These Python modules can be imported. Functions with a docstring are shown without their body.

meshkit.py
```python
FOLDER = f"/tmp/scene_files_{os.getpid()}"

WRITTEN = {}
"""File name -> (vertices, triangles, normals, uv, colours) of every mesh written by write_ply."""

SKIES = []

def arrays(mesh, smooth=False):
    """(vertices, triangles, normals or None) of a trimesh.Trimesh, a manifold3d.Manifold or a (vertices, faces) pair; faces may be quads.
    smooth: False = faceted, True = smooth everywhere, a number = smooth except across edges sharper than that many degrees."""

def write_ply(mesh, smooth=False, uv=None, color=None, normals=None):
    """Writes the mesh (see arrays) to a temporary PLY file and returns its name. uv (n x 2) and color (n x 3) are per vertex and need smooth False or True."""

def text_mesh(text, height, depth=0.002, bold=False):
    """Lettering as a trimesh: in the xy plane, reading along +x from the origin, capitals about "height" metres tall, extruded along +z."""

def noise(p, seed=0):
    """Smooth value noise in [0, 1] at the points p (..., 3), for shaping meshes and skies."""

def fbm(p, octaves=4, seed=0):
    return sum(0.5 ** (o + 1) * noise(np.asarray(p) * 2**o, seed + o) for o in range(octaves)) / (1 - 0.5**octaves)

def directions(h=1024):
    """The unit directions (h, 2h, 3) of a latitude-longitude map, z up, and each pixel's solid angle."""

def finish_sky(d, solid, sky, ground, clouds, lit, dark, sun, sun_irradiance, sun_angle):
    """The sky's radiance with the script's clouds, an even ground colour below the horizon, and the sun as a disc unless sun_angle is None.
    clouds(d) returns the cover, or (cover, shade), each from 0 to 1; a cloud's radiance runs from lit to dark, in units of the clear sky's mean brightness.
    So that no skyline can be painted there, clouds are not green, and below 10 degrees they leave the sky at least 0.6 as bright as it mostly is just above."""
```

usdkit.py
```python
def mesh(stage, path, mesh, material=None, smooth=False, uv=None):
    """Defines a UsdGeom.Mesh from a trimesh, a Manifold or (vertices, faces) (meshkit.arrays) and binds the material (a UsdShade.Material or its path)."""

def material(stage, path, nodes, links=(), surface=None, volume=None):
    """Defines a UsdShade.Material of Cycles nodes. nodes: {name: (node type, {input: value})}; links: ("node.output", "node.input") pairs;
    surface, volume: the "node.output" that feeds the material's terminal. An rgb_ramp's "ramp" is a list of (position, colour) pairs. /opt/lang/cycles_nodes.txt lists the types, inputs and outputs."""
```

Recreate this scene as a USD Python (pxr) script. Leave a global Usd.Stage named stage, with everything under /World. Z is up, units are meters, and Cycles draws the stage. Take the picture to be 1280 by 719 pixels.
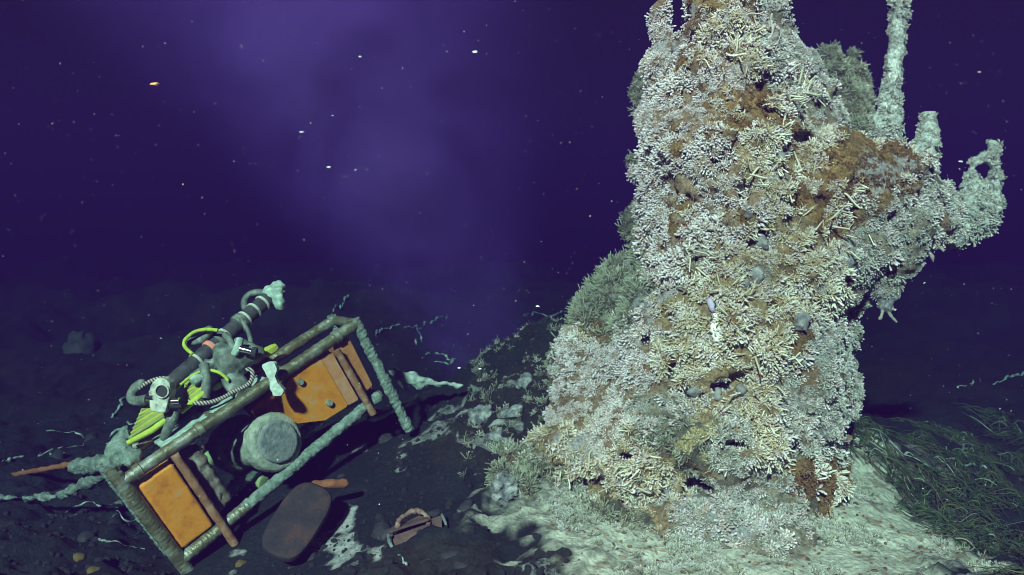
import math, random
import numpy as np, trimesh, usdkit
from meshkit import noise, fbm
from pxr import Gf, Sdf, Usd, UsdGeom, UsdLux, UsdShade, Vt
from scipy.interpolate import RBFInterpolator

random.seed(7)
rng = np.random.default_rng(7)
T = Sdf.ValueTypeNames
stage = Usd.Stage.CreateInMemory()
UsdGeom.SetStageUpAxis(stage, 'Z')
UsdGeom.SetStageMetersPerUnit(stage, 1.0)
world = UsdGeom.Xform.Define(stage, '/World')
stage.SetDefaultPrim(world.GetPrim())
UsdGeom.Scope.Define(stage, '/World/Looks')

# ------------------------------------------------------------------ camera
EYE = np.array([0.0, 0.0, 1.7])
PITCH = math.radians(3.07)
FOC = 1108.0                                    # focal length in pixels of the 1280 px wide photograph
RIGHT, FWD, UP = np.array([1.0, 0, 0]), np.array([0, math.cos(PITCH), -math.sin(PITCH)]), np.array([0, math.sin(PITCH), math.cos(PITCH)])
cam = UsdGeom.Camera.Define(stage, '/World/camera')
cam.CreateHorizontalApertureAttr(36.0)
cam.CreateFocalLengthAttr(36.0 * FOC / 1280)
cam.CreateClippingRangeAttr(Gf.Vec2f(0.05, 500))
cam.CreateExposureAttr(1.9)
cam.AddTranslateOp().Set(Gf.Vec3d(*EYE))
cam.AddRotateXOp().Set(90.0 - math.degrees(PITCH))

# ------------------------------------------------------------------ sky and sun
SUN_EL, SUN_AZ = math.radians(31), math.radians(180 + 16)      # azimuth from +y, clockwise towards +x
SUN = np.array([math.cos(SUN_EL) * math.sin(SUN_AZ), math.cos(SUN_EL) * math.cos(SUN_AZ), math.sin(SUN_EL)])
sky = UsdLux.DomeLight.Define(stage, '/World/sky')
sky.GetPrim().SetCustomDataByKey('kind', 'structure')
sky_mat = usdkit.material(stage, '/World/Looks/sky', {
    's': ('sky_texture', {'sky_type': 'single_scattering', 'sun_disc': False, 'sun_elevation': SUN_EL, 'sun_rotation': math.atan2(SUN[0], SUN[1])}),
    'b': ('background_shader', {'strength': 0.0008})}, [('s.color', 'b.color')], surface='b.background')
UsdShade.MaterialBindingAPI.Apply(sky.GetPrim()).Bind(sky_mat)
sun = UsdLux.DistantLight.Define(stage, '/World/sun')
sun.CreateNormalizeAttr(True)
sun.CreateIntensityAttr(1.25)
sun.CreateAngleAttr(3.0)
sun.CreateColorAttr(Gf.Vec3f(1.0, 0.94, 0.92))
zc = SUN
xc = np.cross([0, 0, 1.0], zc); xc /= np.linalg.norm(xc)
yc = np.cross(zc, xc)
sun.AddTransformOp().Set(Gf.Matrix4d(*xc, 0, *yc, 0, *zc, 0, 0, 0, 0, 1))

# ------------------------------------------------------------------ helpers
def P(px, py, d):
    """The point at distance d (along the view axis) whose place in the photograph is (px, py)."""
    return EYE + RIGHT * ((px - 640) / FOC * d) + UP * ((359.5 - py) / FOC * d) + FWD * d

def project(v):
    """Photograph coordinates and distances of points."""
    q = np.asarray(v) - EYE
    d = q @ FWD
    return np.stack([640 + FOC * (q @ RIGHT) / d, 359.5 - FOC * (q @ UP) / d], 1), d

used = {}
def numbered(name, parent='/World'):
    key = (parent, name)
    n = used.get(key, 0)
    used[key] = n + 1
    return f'{parent}/{name}' if n == 0 else f'{parent}/{name}_{n:03d}'

def tag(prim, label=None, cat=None, group=None, kind=None):
    prim = prim.GetPrim() if hasattr(prim, 'GetPrim') else prim
    for k, v in (('label', label), ('category', cat), ('group', group), ('kind', kind)):
        if v:
            prim.SetCustomDataByKey(k, v)
    return prim

def obj(name, mesh, m, parent=None, smooth=False, color=None):
    path = numbered(name, str(parent.GetPath()) if parent is not None else '/World')
    p = usdkit.mesh(stage, path, mesh, '/World/Looks/' + m, smooth)
    if color is not None:
        UsdGeom.PrimvarsAPI(p).CreatePrimvar('tint', T.Color3fArray, 'vertex').Set(Vt.Vec3fArray.FromNumpy(np.asarray(color, np.float32)))
    return p.GetPrim()

def thing(name, label, cat, loc=(0, 0, 0), group=None):
    x = UsdGeom.Xform.Define(stage, numbered(name))
    x.AddTranslateOp().Set(Gf.Vec3d(*map(float, loc)))
    return tag(x, label, cat, group)

def quat_from(n, spin):
    """Rotation matrices (k,3,3) taking +z to the unit vectors n, spun about them."""
    n = n / np.linalg.norm(n, axis=1, keepdims=True)
    a = np.where(np.abs(n[:, 2:]) < 0.9, [[0, 0, 1.0]], [[1.0, 0, 0]])
    x = np.cross(a, n); x /= np.linalg.norm(x, axis=1, keepdims=True)
    y = np.cross(n, x)
    c, s = np.cos(spin)[:, None], np.sin(spin)[:, None]
    return np.stack([x * c + y * s, -x * s + y * c, n], 2)

def mat_quats(R):
    from scipy.spatial.transform import Rotation
    q = Rotation.from_matrix(R).as_quat()
    return q

def instancer(name, protos, pos, R, scale, pick, label, cat, kind='stuff', parent=None):
    path = numbered(name, str(parent.GetPath()) if parent is not None else '/World')
    pi = UsdGeom.PointInstancer.Define(stage, path)
    rel = pi.CreatePrototypesRel()
    for k, (pm, look) in enumerate(protos):
        p = usdkit.mesh(stage, f'{path}/tuft' + (f'_{k:03d}' if k else ''), pm, '/World/Looks/' + look, True)
        rel.AddTarget(p.GetPath())
    q = mat_quats(R)
    pi.CreatePositionsAttr(Vt.Vec3fArray.FromNumpy(np.asarray(pos, np.float32)))
    pi.CreateOrientationsAttr(Vt.QuathArray([Gf.Quath(float(a[3]), float(a[0]), float(a[1]), float(a[2])) for a in q]))
    s = np.asarray(scale, np.float32)
    if s.ndim == 1:
        s = np.repeat(s[:, None], 3, 1)
    pi.CreateScalesAttr(Vt.Vec3fArray.FromNumpy(s))
    pi.CreateProtoIndicesAttr(Vt.IntArray.FromNumpy(np.asarray(pick, np.int32)))
    return tag(pi, label, cat if parent is None else None, None, kind)

def tube(points, radii, sides=8, caps=True):
    p = np.asarray(points, float)
    n = len(p)
    r = np.broadcast_to(np.asarray(radii, float), (n,))
    t = np.gradient(p, axis=0)
    t /= np.linalg.norm(t, axis=1, keepdims=True) + 1e-12
    a = np.zeros_like(t)
    ref = np.array([0, 0, 1.0]) if abs(t[0, 2]) < 0.9 else np.array([1.0, 0, 0])
    for i in range(n):
        ref = ref - t[i] * (ref @ t[i]); ref /= np.linalg.norm(ref) + 1e-12
        a[i] = ref
    b = np.cross(t, a)
    ang = np.arange(sides) * 2 * np.pi / sides
    v = (p[:, None] + r[:, None, None] * (np.cos(ang)[None, :, None] * a[:, None] + np.sin(ang)[None, :, None] * b[:, None])).reshape(-1, 3)
    i, j = np.meshgrid(np.arange(n - 1), np.arange(sides), indexing='ij')
    q0, q1 = i * sides + j, i * sides + (j + 1) % sides
    f = [np.stack([q0, q1, q1 + sides], -1).reshape(-1, 3), np.stack([q0, q1 + sides, q0 + sides], -1).reshape(-1, 3)]
    if caps:
        k = len(v)
        v = np.vstack([v, p[0], p[-1]])
        s = np.arange(sides)
        f.append(np.stack([np.full(sides, k), (s + 1) % sides, s], 1))
        e = (n - 1) * sides
        f.append(np.stack([np.full(sides, k + 1), e + s, e + (s + 1) % sides], 1))
    return v, np.vstack(f)

def join(parts):
    vs, fs, n = [], [], 0
    for v, f in parts:
        vs.append(v); fs.append(f + n); n += len(v)
    return np.vstack(vs), np.vstack(fs)

def smooth_path(pts, n):
    pts = np.asarray(pts, float)
    from scipy.interpolate import CubicSpline
    s = np.concatenate([[0], np.cumsum(np.linalg.norm(np.diff(pts, axis=0), axis=1))])
    return CubicSpline(s, pts)(np.linspace(0, s[-1], n))

def surface_nets(d, lo, h):
    """Closed surface of the zero level of the grid d (inside negative) with corner lo and step h."""
    s = d < 0
    n = np.array(d.shape)
    c = np.zeros(n - 1, int)
    for a in np.ndindex(2, 2, 2):
        c += s[a[0]:n[0] - 1 + a[0], a[1]:n[1] - 1 + a[1], a[2]:n[2] - 1 + a[2]]
    cells = np.argwhere((c > 0) & (c < 8))
    index = -np.ones(n - 1, int)
    index[tuple(cells.T)] = np.arange(len(cells))
    acc, cnt = np.zeros((len(cells), 3)), np.zeros(len(cells))
    val = {a: d[tuple((cells + a).T)] for a in np.ndindex(2, 2, 2)}
    for ax in range(3):
        for a in np.ndindex(2, 2, 2):
            if a[ax]:
                continue
            b = list(a); b[ax] = 1; b = tuple(b)
            x, y = val[a], val[b]
            m = (x < 0) != (y < 0)
            t = np.where(m, x / np.where(m, x - y, 1), 0)
            p = np.tile(np.array(a, float), (len(cells), 1)); p[:, ax] += t
            acc[m] += p[m]; cnt[m] += 1
    v = lo + h * (cells + acc / np.maximum(cnt, 1)[:, None])
    faces = []
    for ax in range(3):
        u, w = (ax + 1) % 3, (ax + 2) % 3
        sl0 = [slice(None)] * 3; sl1 = [slice(None)] * 3
        sl0[ax] = slice(0, -1); sl1[ax] = slice(1, None)
        e0, e1 = s[tuple(sl0)], s[tuple(sl1)]
        for flip in (False, True):
            at = np.argwhere(e1 & ~e0 if flip else e0 & ~e1)
            at = at[(at[:, u] > 0) & (at[:, w] > 0) & (at[:, u] < n[u] - 1) & (at[:, w] < n[w] - 1)]
            q = []
            for du, dw in ((1, 1), (0, 1), (0, 0), (1, 0)):
                k = at.copy(); k[:, u] -= du; k[:, w] -= dw
                q.append(index[tuple(k.T)])
            q = np.stack(q, 1)
            q = q[(q >= 0).all(1)]
            if flip:
                q = q[:, ::-1]
            faces.append(np.vstack([q[:, [0, 1, 2]], q[:, [0, 2, 3]]]))
    return v, np.vstack(faces)

MOUTHS = []
def blob(balls, cuts=(), h=0.02, k=0.06, disp=(), pad=0.12, ellipse=()):
    """A body from chains of tapered capsules. balls: lists of (point, radius); cuts: (point, (rx, ry, rz)); disp: (scale, amount, seed)."""
    allp = np.array([p for c in balls for p, r in c]); allr = np.array([r for c in balls for p, r in c])
    lo, hi = (allp - allr[:, None]).min(0) - pad, (allp + allr[:, None]).max(0) + pad
    n = np.ceil((hi - lo) / h).astype(int) + 1
    ax = [lo[i] + h * np.arange(n[i]) for i in range(3)]
    d = np.full(n, 0.5)
    for chain in balls:
        segs = list(zip(chain[:-1], chain[1:])) if len(chain) > 1 else [(chain[0], chain[0])]
        for (a, ra), (b, rb) in segs:
            a, b = np.asarray(a), np.asarray(b)
            R = max(ra, rb) + k + 0.16
            l, u = np.minimum(a, b) - R, np.maximum(a, b) + R
            sl = tuple(slice(max(0, int((l[i] - lo[i]) / h)), min(n[i], int((u[i] - lo[i]) / h) + 2)) for i in range(3))
            X = np.stack(np.meshgrid(*(ax[i][sl[i]] for i in range(3)), indexing='ij'), -1)
            ab = b - a
            t = np.clip(((X - a) @ ab) / max(ab @ ab, 1e-9), 0, 1)
            e = np.linalg.norm(X - a - t[..., None] * ab, axis=-1) - (ra + (rb - ra) * t)
            o = d[sl]
            m = np.clip(0.5 + 0.5 * (o - e) / k, 0, 1)
            d[sl] = o * (1 - m) + e * m - k * m * (1 - m)
    band = np.abs(d) < 0.22
    X = lo + h * np.argwhere(band)
    y = d[band]
    for scale, amount, seed in disp:
        y = y - amount * (fbm(X * np.array(scale), 3, seed) - 0.5) * 2
    shell = X[np.abs(y) < h]
    rag = (fbm(X * 16, 3, 87) - 0.5) * 1.5
    uv, dep = project(shell)
    for px, py, r, deep in cuts:
        near = np.hypot(*(uv - [px, py]).T) < 6
        if not near.any():
            continue
        dd = dep[near].min() + deep
        r = np.array([r[0] * dd / FOC, r[2], r[1] * dd / FOC])
        MOUTHS.append((P(px, py, dd), r))
        q = (X - P(px, py, dd)) / r
        y = np.maximum(y, -(np.linalg.norm(q, axis=1) - 1 + rag) * r.min())
    d[band] = y
    return surface_nets(d, lo, h)

# ------------------------------------------------------------------ materials
def M(name, nodes, links=(), surface='p.BSDF'):
    usdkit.material(stage, '/World/Looks/' + name, nodes, links, surface=surface)

def mottled(name, stops, scale=8.0, detail=6.0, rough=0.85, bump=0.4, bump_scale=40.0, metallic=0.0, bump_dist=0.01, spec=0.3):
    """Colour from noise over object space, with fine relief."""
    M(name, {'g': ('texture_coordinate', {}), 'n': ('noise_texture', {'scale': scale, 'detail': detail, 'roughness': 0.65}), 'r': ('rgb_ramp', {'ramp': stops}),
             'n2': ('noise_texture', {'scale': bump_scale, 'detail': 5.0, 'roughness': 0.7}), 'b': ('bump', {'strength': bump, 'distance': bump_dist}),
             'p': ('principled_bsdf', {'roughness': rough, 'metallic': metallic, 'specular_ior_level': spec})},
      [('g.object', 'n.vector'), ('g.object', 'n2.vector'), ('n.fac', 'r.fac'), ('r.color', 'p.base_color'), ('n2.fac', 'b.height'), ('b.normal', 'p.normal')])

def tinted(name, lo, hi, rough=0.9, bump=0.6, scale=60.0, dist=0.01):
    """Colour from the mesh's own 'tint', broken up by noise."""
    M(name, {'a': ('attribute', {'attribute': 'tint'}), 'g': ('texture_coordinate', {}), 'n': ('noise_texture', {'scale': scale, 'detail': 6.0, 'roughness': 0.7}),
             'm': ('map_range', {'from_min': 0.3, 'from_max': 0.7, 'to_min': lo, 'to_max': hi, 'clamp': True}), 'x': ('mix_color', {'blend_type': 'multiply', 'fac': 1.0}),
             'c': ('combine_xyz', {}), 'b': ('bump', {'strength': bump, 'distance': dist}), 'p': ('principled_bsdf', {'roughness': rough, 'specular_ior_level': 0.2})},
      [('g.object', 'n.vector'), ('n.fac', 'm.value'), ('m.result', 'c.x'), ('m.result', 'c.y'), ('m.result', 'c.z'), ('a.color', 'x.a'), ('c.vector', 'x.b'), ('x.result', 'p.base_color'),
       ('n.fac', 'b.height'), ('b.normal', 'p.normal')])

def varied(name, root, tips, rough=0.75, lo=0.1, hi=0.8):
    """Colour of a small creature: stained root, pale tips, and a tone of its own for every copy."""
    M(name, {'g': ('texture_coordinate', {}), 's': ('separate_xyz', {}), 'm': ('map_range', {'from_min': lo, 'from_max': hi, 'to_min': 0.0, 'to_max': 1.0, 'clamp': True}),
             'o': ('object_info', {}), 'r': ('rgb_ramp', {'ramp': tips}), 'x': ('mix_color', {'blend_type': 'mix', 'a': root}),
             'w': ('geometry', {}), 'n': ('noise_texture', {'scale': 3.2, 'detail': 3.0}), 'nm': ('map_range', {'from_min': 0.33, 'from_max': 0.67, 'clamp': True}), 'h': ('mix_float', {'fac': 0.6}),
             'p': ('principled_bsdf', {'roughness': rough, 'specular_ior_level': 0.3})},
      [('g.object', 's.vector'), ('s.z', 'm.value'), ('w.position', 'n.vector'), ('n.fac', 'nm.value'), ('o.random', 'h.a'), ('nm.result', 'h.b'), ('h.result', 'r.fac'), ('r.color', 'x.b'), ('m.result', 'x.fac'), ('x.result', 'p.base_color')])

tinted('chimney_crust', 0.25, 1.5, bump=1.0, scale=55.0, dist=0.02)
M('seabed', {'a': ('attribute', {'attribute': 'tint'}), 'w': ('attribute', {'attribute': 'mat'}), 'g': ('texture_coordinate', {}), 'n': ('noise_texture', {'scale': 24.0, 'detail': 8.0, 'roughness': 0.75}),
             'n2': ('noise_texture', {'scale': 13.0, 'detail': 9.0, 'roughness': 0.8}), 'vo': ('voronoi_texture', {'scale': 42.0}),
             'm': ('map_range', {'from_min': 0.34, 'from_max': 0.68, 'to_min': 0.5, 'to_max': 1.4, 'clamp': True}), 'x': ('mix_color', {'blend_type': 'multiply', 'fac': 1.0, 'use_clamp': False}), 'c': ('combine_xyz', {}),
             'su': ('math', {'math_type': 'add'}), 'k': ('map_range', {'from_min': 0.90, 'from_max': 1.18, 'to_min': 0.0, 'to_max': 0.75, 'clamp': True}), 'y': ('mix_color', {'blend_type': 'mix', 'b': (0.46, 0.48, 0.47)}),
             'hh': ('math', {'math_type': 'multiply_add', 'value2': 0.35}), 'b': ('bump', {'strength': 1.0, 'distance': 0.022}), 'p': ('principled_bsdf', {'roughness': 0.9, 'specular_ior_level': 0.2})},
  [('g.object', 'n.vector'), ('g.object', 'n2.vector'), ('g.object', 'vo.vector'), ('n.fac', 'm.value'), ('m.result', 'c.x'), ('m.result', 'c.y'), ('m.result', 'c.z'), ('a.color', 'x.a'), ('c.vector', 'x.b'),
   ('w.fac', 'su.value1'), ('n2.fac', 'su.value2'), ('su.value', 'k.value'), ('k.result', 'y.fac'), ('x.result', 'y.a'), ('y.result', 'p.base_color'), ('vo.distance', 'hh.value1'), ('n.fac', 'hh.value3'), ('hh.value', 'b.height'), ('b.normal', 'p.normal')])
varied('tuft_lilac', (0.34, 0.27, 0.23), [(0, (0.46, 0.42, 0.46)), (0.5, (0.60, 0.56, 0.60)), (1, (0.72, 0.69, 0.68))])
varied('tuft_cream', (0.36, 0.28, 0.16), [(0, (0.44, 0.39, 0.29)), (0.5, (0.60, 0.56, 0.47)), (1, (0.76, 0.73, 0.66))])
varied('tuft_teal', (0.24, 0.23, 0.19), [(0, (0.36, 0.38, 0.37)), (0.5, (0.48, 0.50, 0.49)), (1, (0.62, 0.63, 0.58))])
varied('tuft_olive', (0.12, 0.11, 0.07), [(0, (0.22, 0.24, 0.17)), (0.5, (0.30, 0.33, 0.25)), (1, (0.38, 0.37, 0.26))])
varied('tuft_yellow', (0.30, 0.25, 0.15), [(0, (0.42, 0.36, 0.19)), (0.5, (0.55, 0.49, 0.30)), (1, (0.62, 0.57, 0.40))])
varied('tuft_brown', (0.12, 0.06, 0.02), [(0, (0.17, 0.085, 0.03)), (0.5, (0.25, 0.145, 0.055)), (1, (0.36, 0.26, 0.13))])

# ------------------------------------------------------------------ the water
def water_volume(sig, sca):
    D = max(sig) * 1.2
    c = [s / D for s in sca]
    a = [(1 - (st - s) / (D - s)) ** 2 for st, s in zip(sig, sca)]
    usdkit.material(stage, '/World/Looks/haze', {'v': ('principled_volume', {'color': c, 'density': D, 'absorption_color': a, 'anisotropy': 0.0})}, volume='v.volume')
water_volume((0.122, 0.084, 0.097), (0.0027, 0.00075, 0.0080))
hz = trimesh.creation.box(bounds=[[-44, -1.3, -2.2], [44, 62, 5.3]])
tag(obj('haze', hz, 'haze'), 'dark violet sea water around everything', None, None, 'stuff')

# ------------------------------------------------------------------ the seabed
ctrl = [(222, 712, 4.85), (0, 719, 4.3), (100, 719, 4.5), (0, 600, 6.3), (310, 719, 4.45), (400, 719, 4.35), (512, 540, 5.75), (420, 565, 5.35), (400, 610, 5.0), (480, 640, 4.75),
        (560, 600, 4.95), (600, 700, 4.25), (600, 498, 6.0), (650, 452, 6.2), (695, 408, 6.4), (560, 525, 5.95), (480, 550, 5.75), (850, 640, 4.95), (700, 690, 4.3), (1000, 700, 4.35), (1080, 535, 6.0),
        (1150, 620, 5.6), (1250, 700, 4.8), (1200, 525, 8.2), (1280, 560, 7.6), (1330, 620, 6.2), (850, 520, 6.4), (1000, 560, 5.6), (700, 600, 5.0), (660, 560, 5.4), (940, 640, 4.9), (1045, 600, 5.35), (1010, 580, 5.45)]
cp = np.array([P(*c) for c in ctrl])
far = np.array([(x, y, 0.0) for x in (-9, -6, -3.5, -1.6, 0, 1.5, 3, 5.5, 9) for y in (8.3, 10.5, 14)] + [(x, y, 0.0) for x in (-6, -3.8, 3.6, 6) for y in (0, 2.5, 4.5, 6.2)] + [(x, y, 0.02) for x in (-2, 0, 2) for y in (0, 2.2)])
pts = np.vstack([cp, far])
rbf = RBFInterpolator(pts[:, :2], pts[:, 2], kernel='thin_plate_spline', smoothing=0.004)

def ground0(x, y):
    x, y = np.asarray(x, float), np.asarray(y, float)
    q = np.stack([x.ravel(), y.ravel()], 1)
    near = (np.abs(q[:, 0]) < 9) & (q[:, 1] > -2) & (q[:, 1] < 14)
    z = np.zeros(len(q))
    z[near] = rbf(q[near])
    w = np.clip((9 - np.abs(q[:, 0])) / 3, 0, 1) * np.clip((14 - q[:, 1]) / 4, 0, 1)
    return (z * w).reshape(x.shape)

def pale(x, y):
    """Where the light sediment apron lies (1) against bare dark basalt (0)."""
    p3 = np.stack([x, y, np.zeros_like(x)], -1)
    n = fbm(p3 * 1.9, 4, 31) - 0.5
    n2 = fbm(p3 * 7, 3, 37) - 0.5
    d = np.hypot((x - 1.28) / 1.45, (y - 5.1) / 1.75) + n * 0.5 + n2 * 0.28
    d = d + np.maximum(0, 0.85 - x) * np.maximum(0, y - 4.85) * 1.6
    return np.clip((1.0 - d - (fbm(p3 * 16, 2, 39) - 0.5) * 0.35) / 0.22, 0, 1)

def ground(x, y, fine=True):
    z = ground0(x, y)
    p3 = np.stack([np.asarray(x, float), np.asarray(y, float), np.zeros_like(np.asarray(x, float))], -1)
    a = 1 - 0.75 * pale(p3[..., 0], p3[..., 1])
    z = z + (fbm(p3 * 1.3, 4, 3) - 0.5) * 0.22 * a
    rid = 1 - np.abs(fbm(p3 * 2.6, 4, 9) * 2 - 1)
    z = z + (rid - 0.75) * 0.20 * a
    z = z + (fbm(p3 * 0.33, 4, 19) - 0.42) * 2.6 * np.clip((p3[..., 1] - 8.5) / 10, 0, 1)
    if fine:
        z = z + (fbm(p3 * 12, 4, 13) - 0.5) * 0.05
    a, b = P(224, 703, 4.84), P(512, 538, 5.62)                # the frame has settled into a shallow hollow
    ab = (b - a)[:2]
    t = ((x - a[0]) * ab[0] + (y - a[1]) * ab[1]) / (ab @ ab)
    w = ((y - a[1]) * ab[0] - (x - a[0]) * ab[1]) / np.linalg.norm(ab)
    lim = a[2] + (b[2] - a[2]) * np.clip(t, 0, 1) - 0.07 + 0.10 * np.minimum(w + 0.1, 0)
    m = np.clip((1.0 - np.abs(w + 0.12)) / 0.35, 0, 1) * np.clip((0.62 - np.abs(t - 0.5)) / 0.12, 0, 1)
    return z - np.maximum(z - lim, 0) * m

ys = np.concatenate([np.linspace(-1.0, 2.5, 30)[:-1], np.linspace(2.5, 8.5, 330)[:-1], 8.5 * (55 / 8.5) ** np.linspace(0, 1, 130)])
us = np.linspace(-1, 1, 420)
Y = np.repeat(ys[:, None], len(us), 1)
X = us[None, :] * (3.6 + np.maximum(Y - 3, 0) * 0.68)
Z = ground(X, Y)
gv = np.stack([X, Y, Z], -1).reshape(-1, 3)
ii, jj = np.meshgrid(np.arange(len(ys) - 1), np.arange(len(us) - 1), indexing='ij')
a0 = (ii * len(us) + jj).ravel()
gf = np.vstack([np.stack([a0, a0 + 1, a0 + len(us) + 1], 1), np.stack([a0, a0 + len(us) + 1, a0 + len(us)], 1)])
pl = pale(gv[:, 0], gv[:, 1])[:, None]
g3 = gv * [1, 1, 0]
guv, gdep = project(np.where(gv[:, 1:2] > 1.5, gv, [[0, -9, 0]]))
basalt = np.array([0.0075, 0.0135, 0.0145]) * (0.5 + fbm(g3 * 3, 3, 51)[:, None])
ochre = np.array([0.05, 0.035, 0.015])
mo = np.clip((fbm(g3 * 1.7, 4, 61) - 0.58) / 0.1, 0, 1)[:, None] * 0.22
basalt = basalt * (1 - mo) + ochre * mo
mat1 = np.clip((fbm(g3 * [2.2, 2.8, 1], 5, 71) - 0.64) / 0.05, 0, 1)[:, None]
vein = np.abs(fbm(g3 * [0.9, 1.5, 1], 4, 83) - 0.5)
vein = np.clip(1 - vein / 0.008, 0, 1)[:, None] * np.clip((fbm(g3 * 2.1, 2, 91) - 0.52) / 0.08, 0, 1)[:, None]
white = np.array([0.34, 0.37, 0.38])
matw = np.maximum(mat1 * 0.5, vein * 0.55)[:, 0]
sed = np.array([0.48, 0.50, 0.42]) * (0.7 + 0.6 * fbm(g3 * 6, 4, 101)[:, None])
rust = np.clip((fbm(g3 * 9, 3, 111) - 0.62) / 0.06, 0, 1)[:, None] * 0.6
sed = sed * (1 - rust) + np.array([0.14, 0.09, 0.05]) * rust
for px, py, rx, ry, amt in [(500, 578, 20, 34, .8), (433, 650, 14, 26, .9), (425, 690, 50, 22, .7), (395, 680, 25, 25, .5), (470, 690, 22, 16, .6), (600, 522, 36, 16, .9), (650, 535, 30, 22, .6), (628, 612, 24, 24, .9), (640, 480, 30, 18, .4), (455, 560, 22, 12, .6), (560, 540, 26, 14, .4), (690, 440, 16, 26, .4),
                             (300, 690, 30, 10, .5), (280, 640, 24, 20, .3), (100, 640, 40, 8, .25)]:
    qu = (guv - [px, py]) / [rx, ry]
    a = np.clip(1.15 - np.linalg.norm(qu, axis=1) + (fbm(g3 * 9, 4, 131) - 0.5) * 2.2, 0, 1) * (0.35 + 0.4 * amt) * (gdep < 6.6)
    matw = np.maximum(matw, a)
gcol = basalt * (1 - pl) + sed * pl
matw = matw * (1 - pl[:, 0]) * np.clip((9.0 - gv[:, 1]) / 3.0, 0.25, 1)
seabed = obj('seabed', (gv, gf), 'seabed', None, True, gcol)
UsdGeom.PrimvarsAPI(UsdGeom.Mesh(seabed)).CreatePrimvar('mat', T.FloatArray, 'vertex').Set(Vt.FloatArray.FromNumpy(matw.astype(np.float32)))
tag(seabed, 'dark basalt seabed with a pale sediment apron round the chimney', None, None, 'structure')

from scipy.ndimage import map_coordinates
def gz_fast(x, y):
    x, y = np.atleast_1d(np.asarray(x, float)), np.atleast_1d(np.asarray(y, float))
    r = np.interp(y, ys, np.arange(len(ys)))
    c = (x / (3.6 + np.maximum(y - 3, 0) * 0.68) + 1) / 2 * (len(us) - 1)
    return map_coordinates(Z, [r, c], order=1, mode='nearest') if len(x) > 1 else map_coordinates(Z, [r, c], order=1, mode='nearest')[0]

def on_ground(px, py, lift=0.0):
    """The point of the seabed seen at a place of the photograph."""
    d = np.linspace(3.0, 30, 2700)
    p = EYE + FWD * d[:, None] + RIGHT * ((px - 640) / FOC * d)[:, None] + UP * ((359.5 - py) / FOC * d)[:, None]
    below = p[:, 2] < gz_fast(p[:, 0], p[:, 1])
    i = int(np.argmax(below)) if below.any() else len(d) - 1
    return p[i] + [0, 0, lift]

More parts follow.
